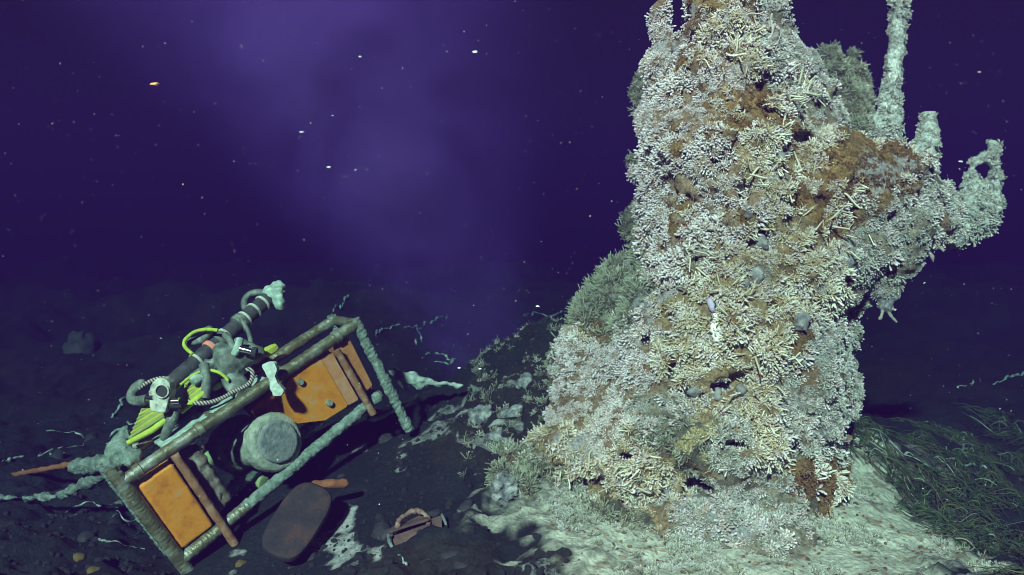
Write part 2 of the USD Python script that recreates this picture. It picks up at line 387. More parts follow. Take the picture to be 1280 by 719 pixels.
# ------------------------------------------------------------------ the vent chimney
def ch(*pts):
    return [(P(x, y, d), r * d / FOC) for x, y, d, r in pts]
body = [
    ch((892, -290, 5.7, 12), (894, -150, 5.68, 26), (904, -50, 5.62, 32), (908, 20, 5.55, 46), (906, 100, 5.5, 72), (908, 200, 5.45, 100), (915, 290, 5.4, 104), (915, 370, 5.38, 114), (905, 450, 5.35, 140), (895, 530, 5.3, 145), (880, 610, 5.25, 138)),
    ch((829, 4, 5.72, 4), (826, 40, 5.72, 8), (825, 75, 5.7, 13), (822, 150, 5.62, 20), (826, 260, 5.6, 22), (832, 330, 5.6, 26)),
    ch((962, 25, 5.95, 30), (985, 90, 5.9, 36), (1000, 150, 5.85, 46), (1005, 230, 5.7, 55)),
    ch((762, 362, 5.85, 30), (764, 392, 5.75, 42), (762, 425, 5.7, 44), (752, 470, 5.55, 54), (738, 535, 5.3, 54)),
    ch((735, 560, 5.15, 46), (800, 570, 4.95, 62), (860, 560, 4.85, 50)),
    ch((690, 560, 5.05, 22), (740, 565, 5.0, 34)),
    ch((860, 500, 5.0, 50), (858, 560, 4.85, 46), (880, 575, 4.85, 38)),
    ch((1014, 440, 5.5, 48), (1007, 500, 5.45, 50), (985, 560, 5.4, 52), (960, 620, 5.3, 52)),
    ch((1040, 425, 5.55, 30), (1048, 480, 5.55, 22)),
    ch((1000, 260, 5.4, 75), (1060, 245, 5.4, 64), (1120, 250, 5.45, 50), (1170, 272, 5.5, 34), (1200, 284, 5.5, 20)),
    ch((1000, 350, 5.25, 62), (1035, 340, 5.35, 44)),
    ch((1030, 300, 5.36, 60), (1085, 290, 5.38, 44), (1120, 295, 5.4, 30)),
    ch((1040, 225, 5.45, 62), (1100, 232, 5.45, 48)),
    ch((940, 400, 5.1, 42), (930, 445, 5.08, 36), (890, 450, 5.08, 30)),
    ch((860, 420, 5.15, 34), (850, 470, 5.1, 26)),
    ch((1075, 352, 5.5, 16), (1058, 372, 5.5, 20)),
    ch((760, 645, 4.8, 40), (830, 660, 4.75, 40)),
    ch((960, 655, 4.75, 46), (990, 672, 4.6, 28)),
    ch((880, 660, 4.7, 55), (950, 690, 4.55, 45)),
    ch((700, 610, 5.1, 30), (650, 590, 5.3, 34)),
    ch((640, 615, 4.95, 22), (632, 612, 4.95, 18)),
]
def cut(px, py, rx, ry, rz=0.14, deep=0.03):
    return px, py, (rx, ry, rz), deep
caves = [cut(858, 490, 20, 9), cut(905, 484, 18, 11), cut(884, 458, 8, 9), cut(926, 476, 15, 10), cut(842, 468, 9, 13), cut(832, 396, 13, 15), cut(970, 386, 10, 10), cut(995, 562, 10, 15), cut(1005, 172, 17, 9), cut(978, 205, 5, 30),
         cut(1066, 357, 10, 12, 0.2), cut(1030, 386, 11, 10), cut(872, 612, 26, 12, 0.2, 0.07), cut(732, 616, 34, 13, 0.2, 0.07), cut(918, 556, 17, 7, 0.16, 0.05), cut(955, 110, 9, 9), cut(938, 305, 9, 10), cut(953, 292, 8, 10), cut(1070, 258, 10, 8),
         cut(785, 572, 14, 7), cut(740, 608, 20, 10, 0.2), cut(810, 425, 10, 9), cut(690, 395, 8, 6), cut(1045, 400, 8, 10), cut(930, 240, 8, 14), cut(870, 325, 10, 7), cut(900, 200, 12, 6), cut(830, 205, 12, 5)]
bv, bf = blob(body, caves, h=0.0185, k=0.065, disp=(((4.2, 4.2, 3.2), 0.095, 5), ((8, 8, 2.6), 0.050, 10), ((11, 11, 10), 0.062, 15), ((30, 30, 26), 0.020, 25)))
keep = bv[:, 2] > -0.5
chimney = thing('vent_chimney', 'tall crusted hydrothermal chimney covered in pale worms, with a ledge jutting to the right', 'vent chimney', P(905, 640, 5.3))
base = np.array(chimney.GetAttribute('xformOp:translate').Get())

def spire(name, chain, label, h=0.012, disp=0.02, cuts=(), k=0.03):
    v, f = blob(chain, cuts, h=h, k=k, disp=(((9, 9, 7), disp, 41), ((10, 10, 34), disp * 0.7, 45), ((30, 30, 26), disp * 1.0, 43)), pad=0.14)
    return v, f, name, label
extra = [
    spire('thin_spire', [ch((1124, -120, 5.75, 4), (1122, -40, 5.75, 7), (1123, 0, 5.75, 8), (1126, 18, 5.75, 9), (1121, 45, 5.75, 9), (1119, 70, 5.75, 9), (1113, 110, 5.75, 11), (1110, 150, 5.73, 15), (1108, 190, 5.7, 18), (1104, 215, 5.65, 20))], 'tall thin pale spire'),
    spire('small_spire', [ch((1160, 148, 5.6, 9), (1161, 165, 5.6, 9), (1156, 182, 5.6, 13), (1148, 205, 5.58, 20), (1150, 240, 5.55, 24))], 'short pale spire'),
    spire('curled_spire', [ch((1240, 180, 5.5, 3), (1241, 198, 5.5, 6), (1243, 225, 5.5, 8), (1240, 255, 5.5, 10), (1226, 280, 5.5, 14), (1195, 292, 5.5, 20)), ch((1240, 192, 5.52, 4), (1222, 205, 5.53, 6), (1214, 228, 5.53, 9), (1205, 255, 5.53, 11), (1190, 280, 5.52, 16)), ch((1228, 240, 5.5, 14), (1220, 262, 5.5, 20), (1212, 275, 5.5, 20))], 'upturned pale crescent spire with a hole', disp=0.024, cuts=[(1229, 212, (9, 11, 0.25), 0.04), (1210, 250, (5, 6, 0.12), 0.0), (1232, 262, (4, 7, 0.05), 0.0), (1246, 200, (3, 5, 0.2), 0.0)]),
    spire('rear_spire', [ch((1036, 68, 6.5, 12), (1040, 100, 6.5, 24), (1048, 140, 6.45, 36), (1050, 200, 6.3, 45)), ch((1066, 68, 6.5, 7), (1068, 100, 6.5, 14), (1065, 140, 6.45, 24)), ch((1080, 110, 6.5, 8), (1075, 140, 6.5, 14))], 'greenish spire behind', disp=0.03),
    spire('hanging_cone', [ch((1122, 288, 5.36, 42), (1117, 322, 5.35, 31), (1110, 352, 5.34, 19), (1107, 382, 5.33, 8))], 'cone hanging under the ledge'),
    spire('side_lobe', [ch((800, 98, 6.0, 5), (798, 118, 6.0, 7), (803, 138, 6.0, 8), (815, 145, 5.9, 12)), ch((793, 200, 6.0, 6), (803, 208, 6.0, 8), (815, 215, 5.9, 12)), ch((786, 288, 6.0, 8), (792, 272, 6.0, 9), (802, 262, 6.0, 8), (815, 280, 5.9, 14))], 'dim greenish lobes at the left edge', disp=0.03),
]
# zones of cover, placed at real spots of the crust: (photo x, photo y, distance, reach in metres, kind)
zone_list = [
    (815, 80, 5.6, .25, 'lilac'), (812, 150, 5.5, .25, 'lilac'), (815, 230, 5.5, .25, 'lilac'), (820, 300, 5.5, .2, 'lilac'), (885, 95, 5.3, .15, 'lilac'), (900, 105, 5.3, .12, 'lilac'), (870, 200, 5.2, .22, 'lilac'),
    (890, 245, 5.2, .22, 'lilac'), (860, 310, 5.2, .2, 'lilac'), (895, 300, 5.2, .15, 'lilac'), (720, 490, 5.2, .28, 'lilac'), (780, 490, 5.1, .28, 'lilac'), (750, 530, 5.0, .2, 'lilac'), (720, 440, 5.4, .12, 'lilac'),
    (870, 30, 5.4, .15, 'brown'), (868, 60, 5.4, .12, 'brown'), (940, 20, 5.4, .14, 'brown'), (945, 115, 5.3, .16, 'brown'), (905, 125, 5.3, .15, 'brown'), (845, 90, 5.4, .1, 'brown'), (848, 180, 5.3, .14, 'brown'), (845, 270, 5.3, .16, 'brown'),
    (1050, 215, 5.3, .26, 'brown'), (1095, 225, 5.3, .2, 'brown'), (1020, 250, 5.2, .16, 'brown'), (1110, 215, 5.4, .14, 'brown'), (735, 415, 5.5, .13, 'brown'), (1000, 425, 5.3, .15, 'brown'), (1000, 470, 5.3, .1, 'brown'), (930, 410, 5.1, .1, 'brown'), (1010, 590, 5.1, .12, 'brown'),
    (855, 330, 5.2, .1, 'brown'), (980, 130, 5.4, .12, 'brown'), (925, 60, 5.3, .1, 'brown'), (885, 170, 5.3, .08, 'brown'), (925, 270, 5.2, .1, 'brown'), (730, 525, 5.1, .09, 'brown'), (1040, 610, 5.1, .1, 'brown'), (890, 590, 4.8, .1, 'brown'),
    (920, 35, 5.3, .16, 'cream'), (935, 75, 5.3, .15, 'cream'), (985, 115, 5.4, .1, 'cream'), (965, 215, 5.2, .16, 'cream'), (945, 180, 5.2, .16, 'cream'), (1000, 355, 5.1, .25, 'cream'), (1000, 320, 5.1, .2, 'cream'), (860, 410, 5.0, .2, 'cream'),
    (940, 430, 5.0, .22, 'cream'), (895, 375, 5.1, .2, 'cream'), (930, 330, 5.1, .2, 'cream'), (700, 560, 4.9, .2, 'cream'), (760, 590, 4.8, .22, 'cream'), (860, 455, 5.0, .14, 'cream'), (980, 280, 5.2, .16, 'cream'), (1010, 200, 5.3, .12, 'cream'),
    (960, 560, 5.1, .16, 'cream'), (950, 510, 5.1, .18, 'cream'), (820, 600, 4.7, .2, 'cream'), (900, 510, 5.0, .1, 'cream'),
    (1020, 470, 5.3, .3, 'teal'), (1045, 440, 5.4, .25, 'teal'), (990, 85, 5.7, .3, 'teal'), (970, 310, 5.2, .1, 'teal'), (955, 350, 5.2, .12, 'teal'), (1000, 540, 5.2, .2, 'teal'), (920, 530, 5.0, .16, 'teal'), (900, 620, 4.8, .3, 'teal'), (1190, 280, 5.4, .2, 'teal'),
    (1110, 310, 5.3, .22, 'teal'), (820, 520, 5.0, .18, 'teal'), (1130, 270, 5.3, .12, 'teal'), (960, 650, 4.6, .2, 'teal'), (975, 175, 5.4, .1, 'teal'),
    (760, 350, 5.6, .25, 'olive'), (770, 380, 5.5, .25, 'olive'), (740, 360, 5.7, .2, 'olive'), (830, 550, 4.9, .14, 'olive'), (870, 580, 4.75, .14, 'olive'), (690, 420, 6.0, .35, 'olive'), (800, 500, 5.0, .1, 'olive'),
    (760, 640, 4.7, .2, 'olive'), (660, 600, 5.0, .3, 'olive'), (856, 562, 4.8, .09, 'yellow'), (880, 545, 4.9, .08, 'yellow'), (846, 590, 4.75, .07, 'yellow'),
]
uv_b, dep_b = project(bv)
def on_crust(px, py, d, reach=5):
    near = np.hypot(*(uv_b - [px, py]).T) < reach
    return P(px, py, dep_b[near].min() + 0.02 if near.any() else d)
ZC = np.array([on_crust(x, y, d) for x, y, d, r, k in zone_list]); ZR = np.array([r for *_, r, k in zone_list])
KINDS = ['lilac', 'cream', 'teal', 'olive', 'brown', 'yellow']
ZK = np.array([KINDS.index(k) for *_, k in zone_list])
def zone_of(p, jitter=0.35, seed=3):
    g = np.random.default_rng(seed)
    q = p + (np.stack([fbm(p * 9, 3, s) for s in (201, 202, 203)], 1) - 0.5) * 0.30
    best, out = np.full(len(p), 1e9), np.zeros(len(p), int)
    for c, r, k in zip(ZC, ZR, ZK):
        e = np.linalg.norm(q - c, axis=1) / r + g.random(len(p)) * jitter
        m = e < best
        best[m] = e[m]; out[m] = k
    return out
CRUST = np.array([[0.22, 0.155, 0.10], [0.24, 0.175, 0.095], [0.19, 0.17, 0.125], [0.09, 0.088, 0.062], [0.20, 0.125, 0.05], [0.28, 0.23, 0.11]])
def crust_color(v, kind=None):
    k = zone_of(v, 0.1) if kind is None else np.full(len(v), kind)
    c = CRUST[k]
    n = fbm(v * 7, 4, 301)[:, None]
    c = c * (0.45 + 1.1 * n)
    grey = np.clip((fbm(v * 3.4, 4, 311) - 0.57) / 0.07, 0, 1)[:, None] * 0.7
    c = c * (1 - grey) + np.array([0.33, 0.34, 0.37]) * grey
    rust = np.clip((fbm(v * 5, 4, 321) - 0.6) / 0.06, 0, 1)[:, None] * 0.7
    if kind is not None:
        rust = rust * 0
    return c * (1 - rust) + np.array([0.17, 0.095, 0.045]) * rust
def spire_color(v):
    return np.array([0.42, 0.46, 0.43]) * (0.35 + 1.3 * fbm(v * 9, 4, 331)[:, None])
tag(obj('main_body', (bv - base, bf), 'chimney_crust', chimney, True, crust_color(bv)))
crusts = [(bv, bf, None)]
for v, f, name, label in extra:
    kind = {'rear_spire': 3, 'side_lobe': 3}.get(name, 2)
    tag(obj(name, (v - base, f), 'chimney_crust', chimney, True, (spire_color(v) if name in ('thin_spire', 'small_spire', 'curled_spire') else crust_color(v, kind))), label)
    crusts.append((v, f, kind))

# ------------------------------------------------------------------ worm cover
def tuft(n, length, r0, r1, spread, sides=5, bend=0.35, seed=0, knob=True):
    g = np.random.default_rng(seed)
    parts = []
    for k in range(n):
        az = 2 * np.pi * (k * 0.618 + g.random() * 0.2)
        el = math.acos(1 - g.random() * spread)
        d = np.array([math.sin(el) * math.cos(az), math.sin(el) * math.sin(az), math.cos(el)])
        L = length * g.uniform(0.4, 1.15)
        side = g.normal(size=3); side -= d * (side @ d); side *= bend / np.linalg.norm(side)
        root = np.array([d[0] * 0.2, d[1] * 0.2, -0.12])
        p = [root, root + d * L * 0.5 + side * L * 0.25, root + d * L + side * L * g.uniform(0.3, 1)]
        r = [r0, (r0 + r1) / 2, r1]
        if knob:
            p.append(p[-1] + (p[-1] - p[-2]) * 0.22); r = [r0, r0 * 0.9, r1 * 1.15, r1 * 0.55]
        parts.append(tube(p, np.array(r) * g.uniform(0.8, 1.2), sides))
    return join(parts)
variants = {}
for kind, spec in {'lilac': dict(n=18, length=0.85, r0=0.10, r1=0.16, spread=0.95, bend=0.9), 'teal': dict(n=18, length=0.9, r0=0.08, r1=0.12, spread=0.85), 'olive': dict(n=14, length=1.15, r0=0.06, r1=0.075, spread=0.9, bend=1.2),
                   'cream': dict(n=15, length=0.88, r0=0.09, r1=0.125, spread=1.0, bend=1.4), 'brown': dict(n=16, length=0.65, r0=0.07, r1=0.08, spread=0.9, bend=0.6), 'yellow': dict(n=17, length=0.9, r0=0.10, r1=0.14, spread=0.95, bend=0.6)}.items():
    variants[kind] = []
    for s in range(3):
        variants[kind].append((tuft(seed=100 + s, **spec), 'tuft_' + kind))

def sample(v, f, n, g):
    a, b, c = v[f[:, 0]], v[f[:, 1]], v[f[:, 2]]
    nn = np.cross(b - a, c - a)
    area = np.linalg.norm(nn, axis=1)
    k = g.choice(len(f), n, p=area / area.sum())
    u = g.random((n, 2)); fl = u.sum(1) > 1; u[fl] = 1 - u[fl]
    return a[k] + u[:, :1] * (b - a)[k] + u[:, 1:] * (c - a)[k], nn[k] / np.maximum(area[k], 1e-12)[:, None], area.sum() / 2

g = np.random.default_rng(11)
store = {k: [] for k in KINDS}
for v, f, kind in crusts:
    area = trimesh.Trimesh(v, f, process=False).area
    n = int(area * 4000)
    p, nrm, _ = sample(v, f, n, g)
    p0 = p
    gz = ground0(p[:, 0], p[:, 1])
    view = ((EYE - p) * nrm).sum(1) / np.linalg.norm(EYE - p, axis=1)
    ok = (p[:, 2] > gz - 0.05) & (view > -0.45)
    # nothing grows deep inside another piece of the chimney
    k = zone_of(p, 0.75) if kind is None else np.full(n, kind)
    if kind == 2:
        ok &= g.random(n) < 0.5
    k = np.where((k == 1) & (g.random(n) < 0.25), 0, k)
    k = np.where((k == 2) & (g.random(n) < 0.22) & (np.full(n, kind is None)), 0, k)
    dens = fbm(p * 6.5, 3, 401)
    keepp = np.select([k == 0, k == 1, k == 2, k == 3, k == 4, k == 5], [dens > 0.30, dens > 0.32, dens > 0.28, dens > 0.3, dens > 0.36, dens > 0.2], False)
    patch = (k == 4) & (dens > 0.56)
    k = np.where(patch, np.where(g.random(n) < 0.5, 0, 1), k)
    ok &= keepp
    lump = fbm(p * 17, 2, 409) + 0.30 * (fbm(p * 45, 2, 413) - 0.5)
    ok &= (lump > np.array([0.45, 0.455, 0.42, 0.40, 0.36, 0.40])[k])
    for c, r in MOUTHS:
        ok &= (((p - c) / (r * 1.0)) ** 2).sum(1) > 1
    for i in range(6):
        m = ok & (k == i)
        store[KINDS[i]].append((p[m], nrm[m]))
LABELS = {'lilac': ('lilac_worm_cover', 'lilac white knobbly worm tufts packed along the chimney front'), 'cream': ('cream_worm_cover', 'cream curling worm tubes in loose clumps on the chimney'),
          'teal': ('grey_worm_cover', 'grey green fine worm tufts on the lower right of the chimney'), 'olive': ('olive_worm_cover', 'dull olive feathery worm bushes on the chimney shoulder'), 'yellow': ('yellow_worm_cover', 'sulphur yellow worm tufts low on the front bulge of the chimney'), 'brown': ('brown_bacterial_fuzz', 'rust brown bacterial fuzz between the pale worm tufts')}
SIZE = {'lilac': 0.0215, 'cream': 0.0215, 'teal': 0.0185, 'olive': 0.022, 'brown': 0.018, 'yellow': 0.021}
for kind in KINDS:
    p = np.vstack([a for a, b in store[kind]]); n = np.vstack([b for a, b in store[kind]])
    m = len(p)
    lean = n + g.normal(size=(m, 3)) * 0.45
    R = quat_from(lean, g.random(m) * 2 * np.pi)
    s = SIZE[kind] * g.uniform(0.45, 1.5, m) * np.where(g.random(m) < 0.3, 0.55, 1) * np.clip(0.2 + 1.65 * fbm(p * 4.5, 3, 421), 0.5, 1.5)
    instancer(LABELS[kind][0], variants[kind], p, R, s, g.integers(0, 3, m), LABELS[kind][1], 'worms' if kind != 'brown' else 'bacterial mat')
    print(kind, m)

# ------------------------------------------------------------------ worm tufts on the sediment apron, shells, green strands
gN = 60000
gp = np.stack([g.uniform(-0.6, 3.4, gN), g.uniform(3.6, 7.2, gN)], 1)
p3 = np.column_stack([gp, np.zeros(gN)])
patch = fbm(p3 * 2.4, 4, 501)
fine = fbm(p3 * 12, 3, 505)
near_base = np.exp(-(((gp[:, 0] - 1.15) / 0.85) ** 2 + ((gp[:, 1] - 5.0) / 0.75) ** 2))
okg = (patch + 0.16 * near_base + 0.5 * (fine - 0.5) > 0.60) & (pale(gp[:, 0], gp[:, 1]) > 0.5)
tp = np.column_stack([gp[okg], ground(gp[okg, 0], gp[okg, 1]) + 0.004])
m = len(tp)
up = np.array([0, -0.25, 1.0]) + g.normal(size=(m, 3)) * 0.35
instancer('ground_worm_cover', variants['teal'] + variants['olive'][:1], tp, quat_from(up, g.random(m) * 6.28), 0.0165 * g.uniform(0.4, 1.5, m), g.integers(0, 4, m), 'low grey worm tufts scattered over the pale sediment at the chimney foot', 'worms')
# flank of the mound left of the chimney
fN = 26000
fp = np.stack([g.uniform(-0.75, 0.75, fN), g.uniform(4.6, 7.2, fN)], 1)
fz = ground(fp[:, 0], fp[:, 1])
fu, fd = project(np.column_stack([fp, fz]))
line = (fu[:, 0] > 585 - (fu[:, 1] - 500) * 0.1) & (fu[:, 1] < 600)
f3 = np.column_stack([fp, fz])
okf = line & (fbm(f3 * 7, 3, 511) > 0.45) & (fbm(f3 * 2.5, 3, 515) > 0.36) & (g.random(fN) < 0.07)
tp = f3[okf]; m = len(tp)
up = np.array([-0.4, -0.6, 0.9]) + g.normal(size=(m, 3)) * 0.4
instancer('flank_worm_cover', variants['olive'] + variants['olive'][:1] + variants['teal'][:1], tp, quat_from(up, g.random(m) * 6.28), 0.019 * g.uniform(0.4, 1.5, m), g.integers(0, 5, m), 'dim olive and grey worm tufts on the rocky flank left of the chimney', 'worms')

# small rusty shells and crumbs on the apron
def shell_mesh(seed):
    q = np.random.default_rng(seed)
    v, f = trimesh.creation.icosphere(1).vertices.copy(), trimesh.creation.icosphere(1).faces
    v = v * [1.0, 0.45, 0.35] + q.normal(size=v.shape) * 0.08
    return v, f
M('shell_brown', {'o': ('object_info', {}), 'r': ('rgb_ramp', {'ramp': [(0, (0.06, 0.035, 0.025)), (0.5, (0.15, 0.07, 0.04)), (1, (0.24, 0.15, 0.09))]}), 'p': ('principled_bsdf', {'roughness': 0.7})}, [('o.random', 'r.fac'), ('r.color', 'p.base_color')])
sN = 2600
sp = np.stack([g.uniform(-0.2, 2.6, sN), g.uniform(3.7, 6.2, sN)], 1)
s3 = np.column_stack([sp, np.zeros(sN)])
oks = (pale(sp[:, 0], sp[:, 1]) > 0.7) & (fbm(s3 * 3, 3, 521) + g.random(sN) * 0.3 > 0.62)
tp = np.column_stack([sp[oks], ground(sp[oks, 0], sp[oks, 1]) + 0.003]); m = len(tp)
instancer('shell_litter', [(shell_mesh(1), 'shell_brown'), (shell_mesh(2), 'shell_brown')], tp, quat_from(np.array([0, 0, 1.0]) + g.normal(size=(m, 3)) * 0.2, g.random(m) * 6.28), g.uniform(0.006, 0.019, m), g.integers(0, 2, m), 'rusty shell fragments littering the pale sediment', 'shells')

# green tubeworm strands lying over the slope at the right
M('strand_green', {'a': ('attribute', {'attribute': 'tint'}), 'p': ('principled_bsdf', {'roughness': 0.6})}, [('a.color', 'p.base_color')])
parts, cols = [], []
tries = 0
while len(parts) < 5600 and tries < 60000:
    tries += 1
    px, py = g.uniform(1030, 1400), g.uniform(500, 760)
    x, y = g.uniform(1.5, 4.6), g.uniform(3.9, 8.4)
    p0 = np.array([x, y, 0.0])
    uv1, d1 = project(np.array([[x, y, float(gz_fast(x, y))]]))
    u0, v0 = uv1[0]
    edge = 1085 + max(0, v0 - 520) * 0.50 + (noise(np.array([x * 3, y * 3, 0.0]), 5) - 0.5) * 130
    if u0 < edge or u0 > 1400 or v0 > 790 or v0 < 470:
        continue
    if noise(np.array([x * 2.2, y * 2.2, 3.0]), 8) < 0.30 + max(0, (d1[0] - 5.8) * 0.16):
        continue
    az = 2.6 + g.normal() * 1.0 + 1.2 * (noise(np.array([x * 1.3, y * 1.3, 9.0]), 12) - 0.5)
    L = g.uniform(0.04, 0.20)
    dirv = np.array([math.cos(az), -abs(math.sin(az)) * 0.9, 0])
    sidev = np.array([-dirv[1], dirv[0], 0]) * g.normal() * 0.7
    ts = np.linspace(0, 1, 6)
    pl_ = p0 + dirv * (ts[:, None] * L) + sidev * (ts[:, None] ** 2 * L)
    h = 0.006 + g.uniform(0.008, 0.055) * np.sin(ts * np.pi * g.uniform(0.6, 1.0))
    pl_[:, 2] = gz_fast(pl_[:, 0], pl_[:, 1]) + h
    v, f = tube(pl_, np.linspace(1, 0.5, 6) * (0.0018 + 0.0042 * g.random() ** 2), 4, False)
    parts.append((v, f))
    r = g.random()
    c = np.array([0.022, 0.046, 0.016]) if r < 0.60 else np.array([0.060, 0.100, 0.026]) if r < 0.82 else np.array([0.080, 0.058, 0.025]) if r < 0.96 else np.array([0.24, 0.28, 0.23])
    cols.append(np.tile(c * g.uniform(0.6, 1.3), (len(v), 1)))
v, f = join(parts)
tag(obj('green_worm_strands', (v, f), 'strand_green', None, True, np.vstack(cols)), 'mat of green tubeworm strands lying over the slope right of the chimney', 'tubeworms', None, 'stuff')

# ------------------------------------------------------------------ single worms and holes that stand out on the chimney
M('worm_tube', {'o': ('object_info', {}), 'r': ('rgb_ramp', {'ramp': [(0, (0.42, 0.38, 0.26)), (0.6, (0.58, 0.55, 0.42)), (1, (0.70, 0.68, 0.58))]}), 'g': ('texture_coordinate', {}), 'n': ('noise_texture', {'scale': 90.0, 'detail': 3.0}), 'b': ('bump', {'strength': 0.4, 'distance': 0.004}), 'p': ('principled_bsdf', {'roughness': 0.6})},
  [('o.random', 'r.fac'), ('r.color', 'p.base_color'), ('g.object', 'n.vector'), ('n.fac', 'b.height'), ('b.normal', 'p.normal')])
M('plume_red', {'p': ('principled_bsdf', {'roughness': 0.5, 'base_color': (0.26, 0.035, 0.04)})})
cls = UsdGeom.Scope.Define(stage, '/World/Kinds'); cls.GetPrim().SetSpecifier(Sdf.SpecifierClass)
for k in range(6):
    q = np.random.default_rng(600 + k)
    x = UsdGeom.Xform.Define(stage, f'/World/Kinds/tube_worm_{k + 1:03d}')
    b = q.uniform(-0.6, 0.6, 2)
    pth = smooth_path([(0, 0, -0.25), (0, 0, 0.15), (b[0] * .6, b[1] * .6, 0.55), (b[0] * 1.1, b[1] * 1.1, 1.0)], 9)
    usdkit.mesh(stage, f'{x.GetPath()}/tube', tube(pth, np.linspace(0.055, 0.042, 9) * q.uniform(0.9, 1.25), 7), '/World/Looks/worm_tube', True)
    if k % 2:
        usdkit.mesh(stage, f'{x.GetPath()}/plume', tube([pth[-1] - (pth[-1] - pth[-2]) * .2, pth[-1] + (pth[-1] - pth[-2]) * .5, pth[-1] + (pth[-1] - pth[-2]) * .9], [0.03, 0.045, 0.015], 6), '/World/Looks/plume_red', True)
bn = trimesh.Trimesh(bv, bf, process=False).vertex_normals
def place_worm(px, py, direction, length, kind, label, group):
    near = np.hypot(*(uv_b - [px, py]).T) < 5
    if not near.any():
        return
    i = np.flatnonzero(near)[np.argmin(dep_b[near])]
    n = bn[i] * 0.8 + np.asarray(direction)
    R = quat_from(n[None], np.array([random.random() * 6.28]))[0]
    x = UsdGeom.Xform.Define(stage, numbered('tube_worm'))
    S = R * length
    x.AddTransformOp().Set(Gf.Matrix4d(*S[:, 0], 0, *S[:, 1], 0, *S[:, 2], 0, *map(float, bv[i]), 1))
    x.GetPrim().GetReferences().AddInternalReference(f'/World/Kinds/tube_worm_{kind + 1:03d}')
    x.GetPrim().SetInstanceable(True)
    tag(x, label, 'tubeworm', group)
for n, (cx, cy, sx, sy, dv) in ((26, (935, 50, 45, 45, (0.6, -0.3, 0.15))), (22, (1000, 110, 22, 25, (0.5, -0.5, 0.3))), (26, (965, 215, 45, 50, (-0.2, -0.6, 0.2))), (26, (900, 380, 60, 60, (0.0, -0.6, 0.4))), (18, (860, 320, 40, 40, (0.3, -0.6, -0.4))), (20, (760, 590, 70, 35, (-0.3, -0.6, -0.3))),
                              (20, (1050, 270, 60, 40, (0.2, -0.7, -0.2))), (24, (950, 480, 60, 60, (0.1, -0.7, 0.1)))):
    place = {50: 'top of the chimney', 110: 'right shoulder of the chimney below its top', 215: 'upper middle of the chimney', 380: 'middle of the chimney', 320: 'left middle of the chimney', 590: 'lower left bulge of the chimney', 270: 'ledge on the chimney\'s right', 480: 'lower right of the chimney'}[cy]
    for _ in range(n):
        place_worm(cx + random.gauss(0, 0.5) * sx, cy + random.gauss(0, 0.5) * sy, np.array(dv) + np.array([random.gauss(0, .35) for _ in range(3)]), random.uniform(0.045, 0.105), random.randrange(6),
                   f'thin cream worm tube jutting from the {place}', f'worm tubes on the {place}')

# bright white and violet spot of fresh mineral on the chimney face, with pale caps round the dark hollow
mottled('anhydrite', [(0.2, (0.78, 0.78, 0.80)), (0.8, (0.86, 0.86, 0.85))], scale=20, bump=0.5)
mottled('drip_pale', [(0.3, (0.16, 0.15, 0.125)), (0.7, (0.34, 0.33, 0.29))], scale=25, bump=0.8)
mottled('violet_crust', [(0.3, (0.26, 0.20, 0.34)), (0.7, (0.46, 0.42, 0.55))], scale=20, bump=0.6)
mottled('dark_slate', [(0.3, (0.07, 0.07, 0.075)), (0.55, (0.22, 0.22, 0.22)), (0.75, (0.42, 0.41, 0.38))], scale=14, bump=0.8, bump_scale=60)
def rock(name, pts_, look, label, cat, group=None, h=0.01, disp=0.012, kind=None, parent=None, k=0.02):
    v, f = blob([pts_], (), h=h, k=k, disp=(((14, 14, 14), disp, 71), ((40, 40, 40), disp * 0.5, 73)), pad=0.05)
    c = v.mean(0)
    if parent is not None:
        return tag(obj(name, (v - base, f), look, parent, True), label)
    x = obj(name, (v - c, f), look, None, True)
    UsdGeom.Xformable(x).AddTranslateOp().Set(Gf.Vec3d(*map(float, c)))
    return tag(x, label, cat, group, kind)
def crust_chain(*q):
    out = []
    for px, py, r in q:
        c = on_crust(px, py, 5.2, 6)
        d = project(c[None])[1][0]
        out.append((c - FWD * 0.02, r * d / FOC))
    return out
rock('white_streak', crust_chain((892, 395, 4.5), (893, 410, 5.5), (895, 424, 4)), 'anhydrite', 'bright white mineral streak', None, parent=chimney, h=0.006, disp=0.006)
rock('violet_patch', crust_chain((886, 376, 4), (890, 386, 5)), 'violet_crust', 'violet mineral patch', None, parent=chimney, h=0.006, disp=0.006)
for px, py, r in ((866, 490, 7), (896, 492, 10), (924, 486, 6), (1000, 402, 13), (935, 268, 7), (952, 304, 9), (974, 196, 6), (945, 345, 9), (930, 352, 7)):
    rock('slate_knob', crust_chain((px, py - r * .3, r * .8), (px, py + r * .3, r * .7)), 'dark_slate', None, None, parent=chimney, h=0.008, disp=0.03)

for q in ([(1106, 372, 5.33), (1104, 388, 5.33), (1099, 400, 5.32)], [(1107, 378, 5.33), (1112, 392, 5.32), (1121, 403, 5.32)], [(1112, 350, 5.33), (1122, 362, 5.32), (1124, 374, 5.32)], [(1104, 362, 5.33), (1096, 368, 5.32)],
          [(1152, 308, 5.40), (1162, 316, 5.38), (1167, 328, 5.38)], [(1172, 306, 5.42), (1180, 314, 5.4)], [(1215, 298, 5.46), (1219, 308, 5.45)], [(1110, 345, 5.32), (1133, 340, 5.34), (1140, 352, 5.34)]):
    pp_ = np.array([P(*c) for c in q])
    path = smooth_path(pp_, 14) if len(q) > 2 else np.linspace(pp_[0], pp_[1], 14)
    dv, df = tube(path - base, np.linspace(0.013, 0.006, 14), 8)
    nn_ = trimesh.Trimesh(dv, df, process=False).vertex_normals
    obj('drip', (dv + nn_ * ((fbm(dv * 45, 2, 67) - 0.45) * 0.022)[:, None], df), 'drip_pale', chimney, True)

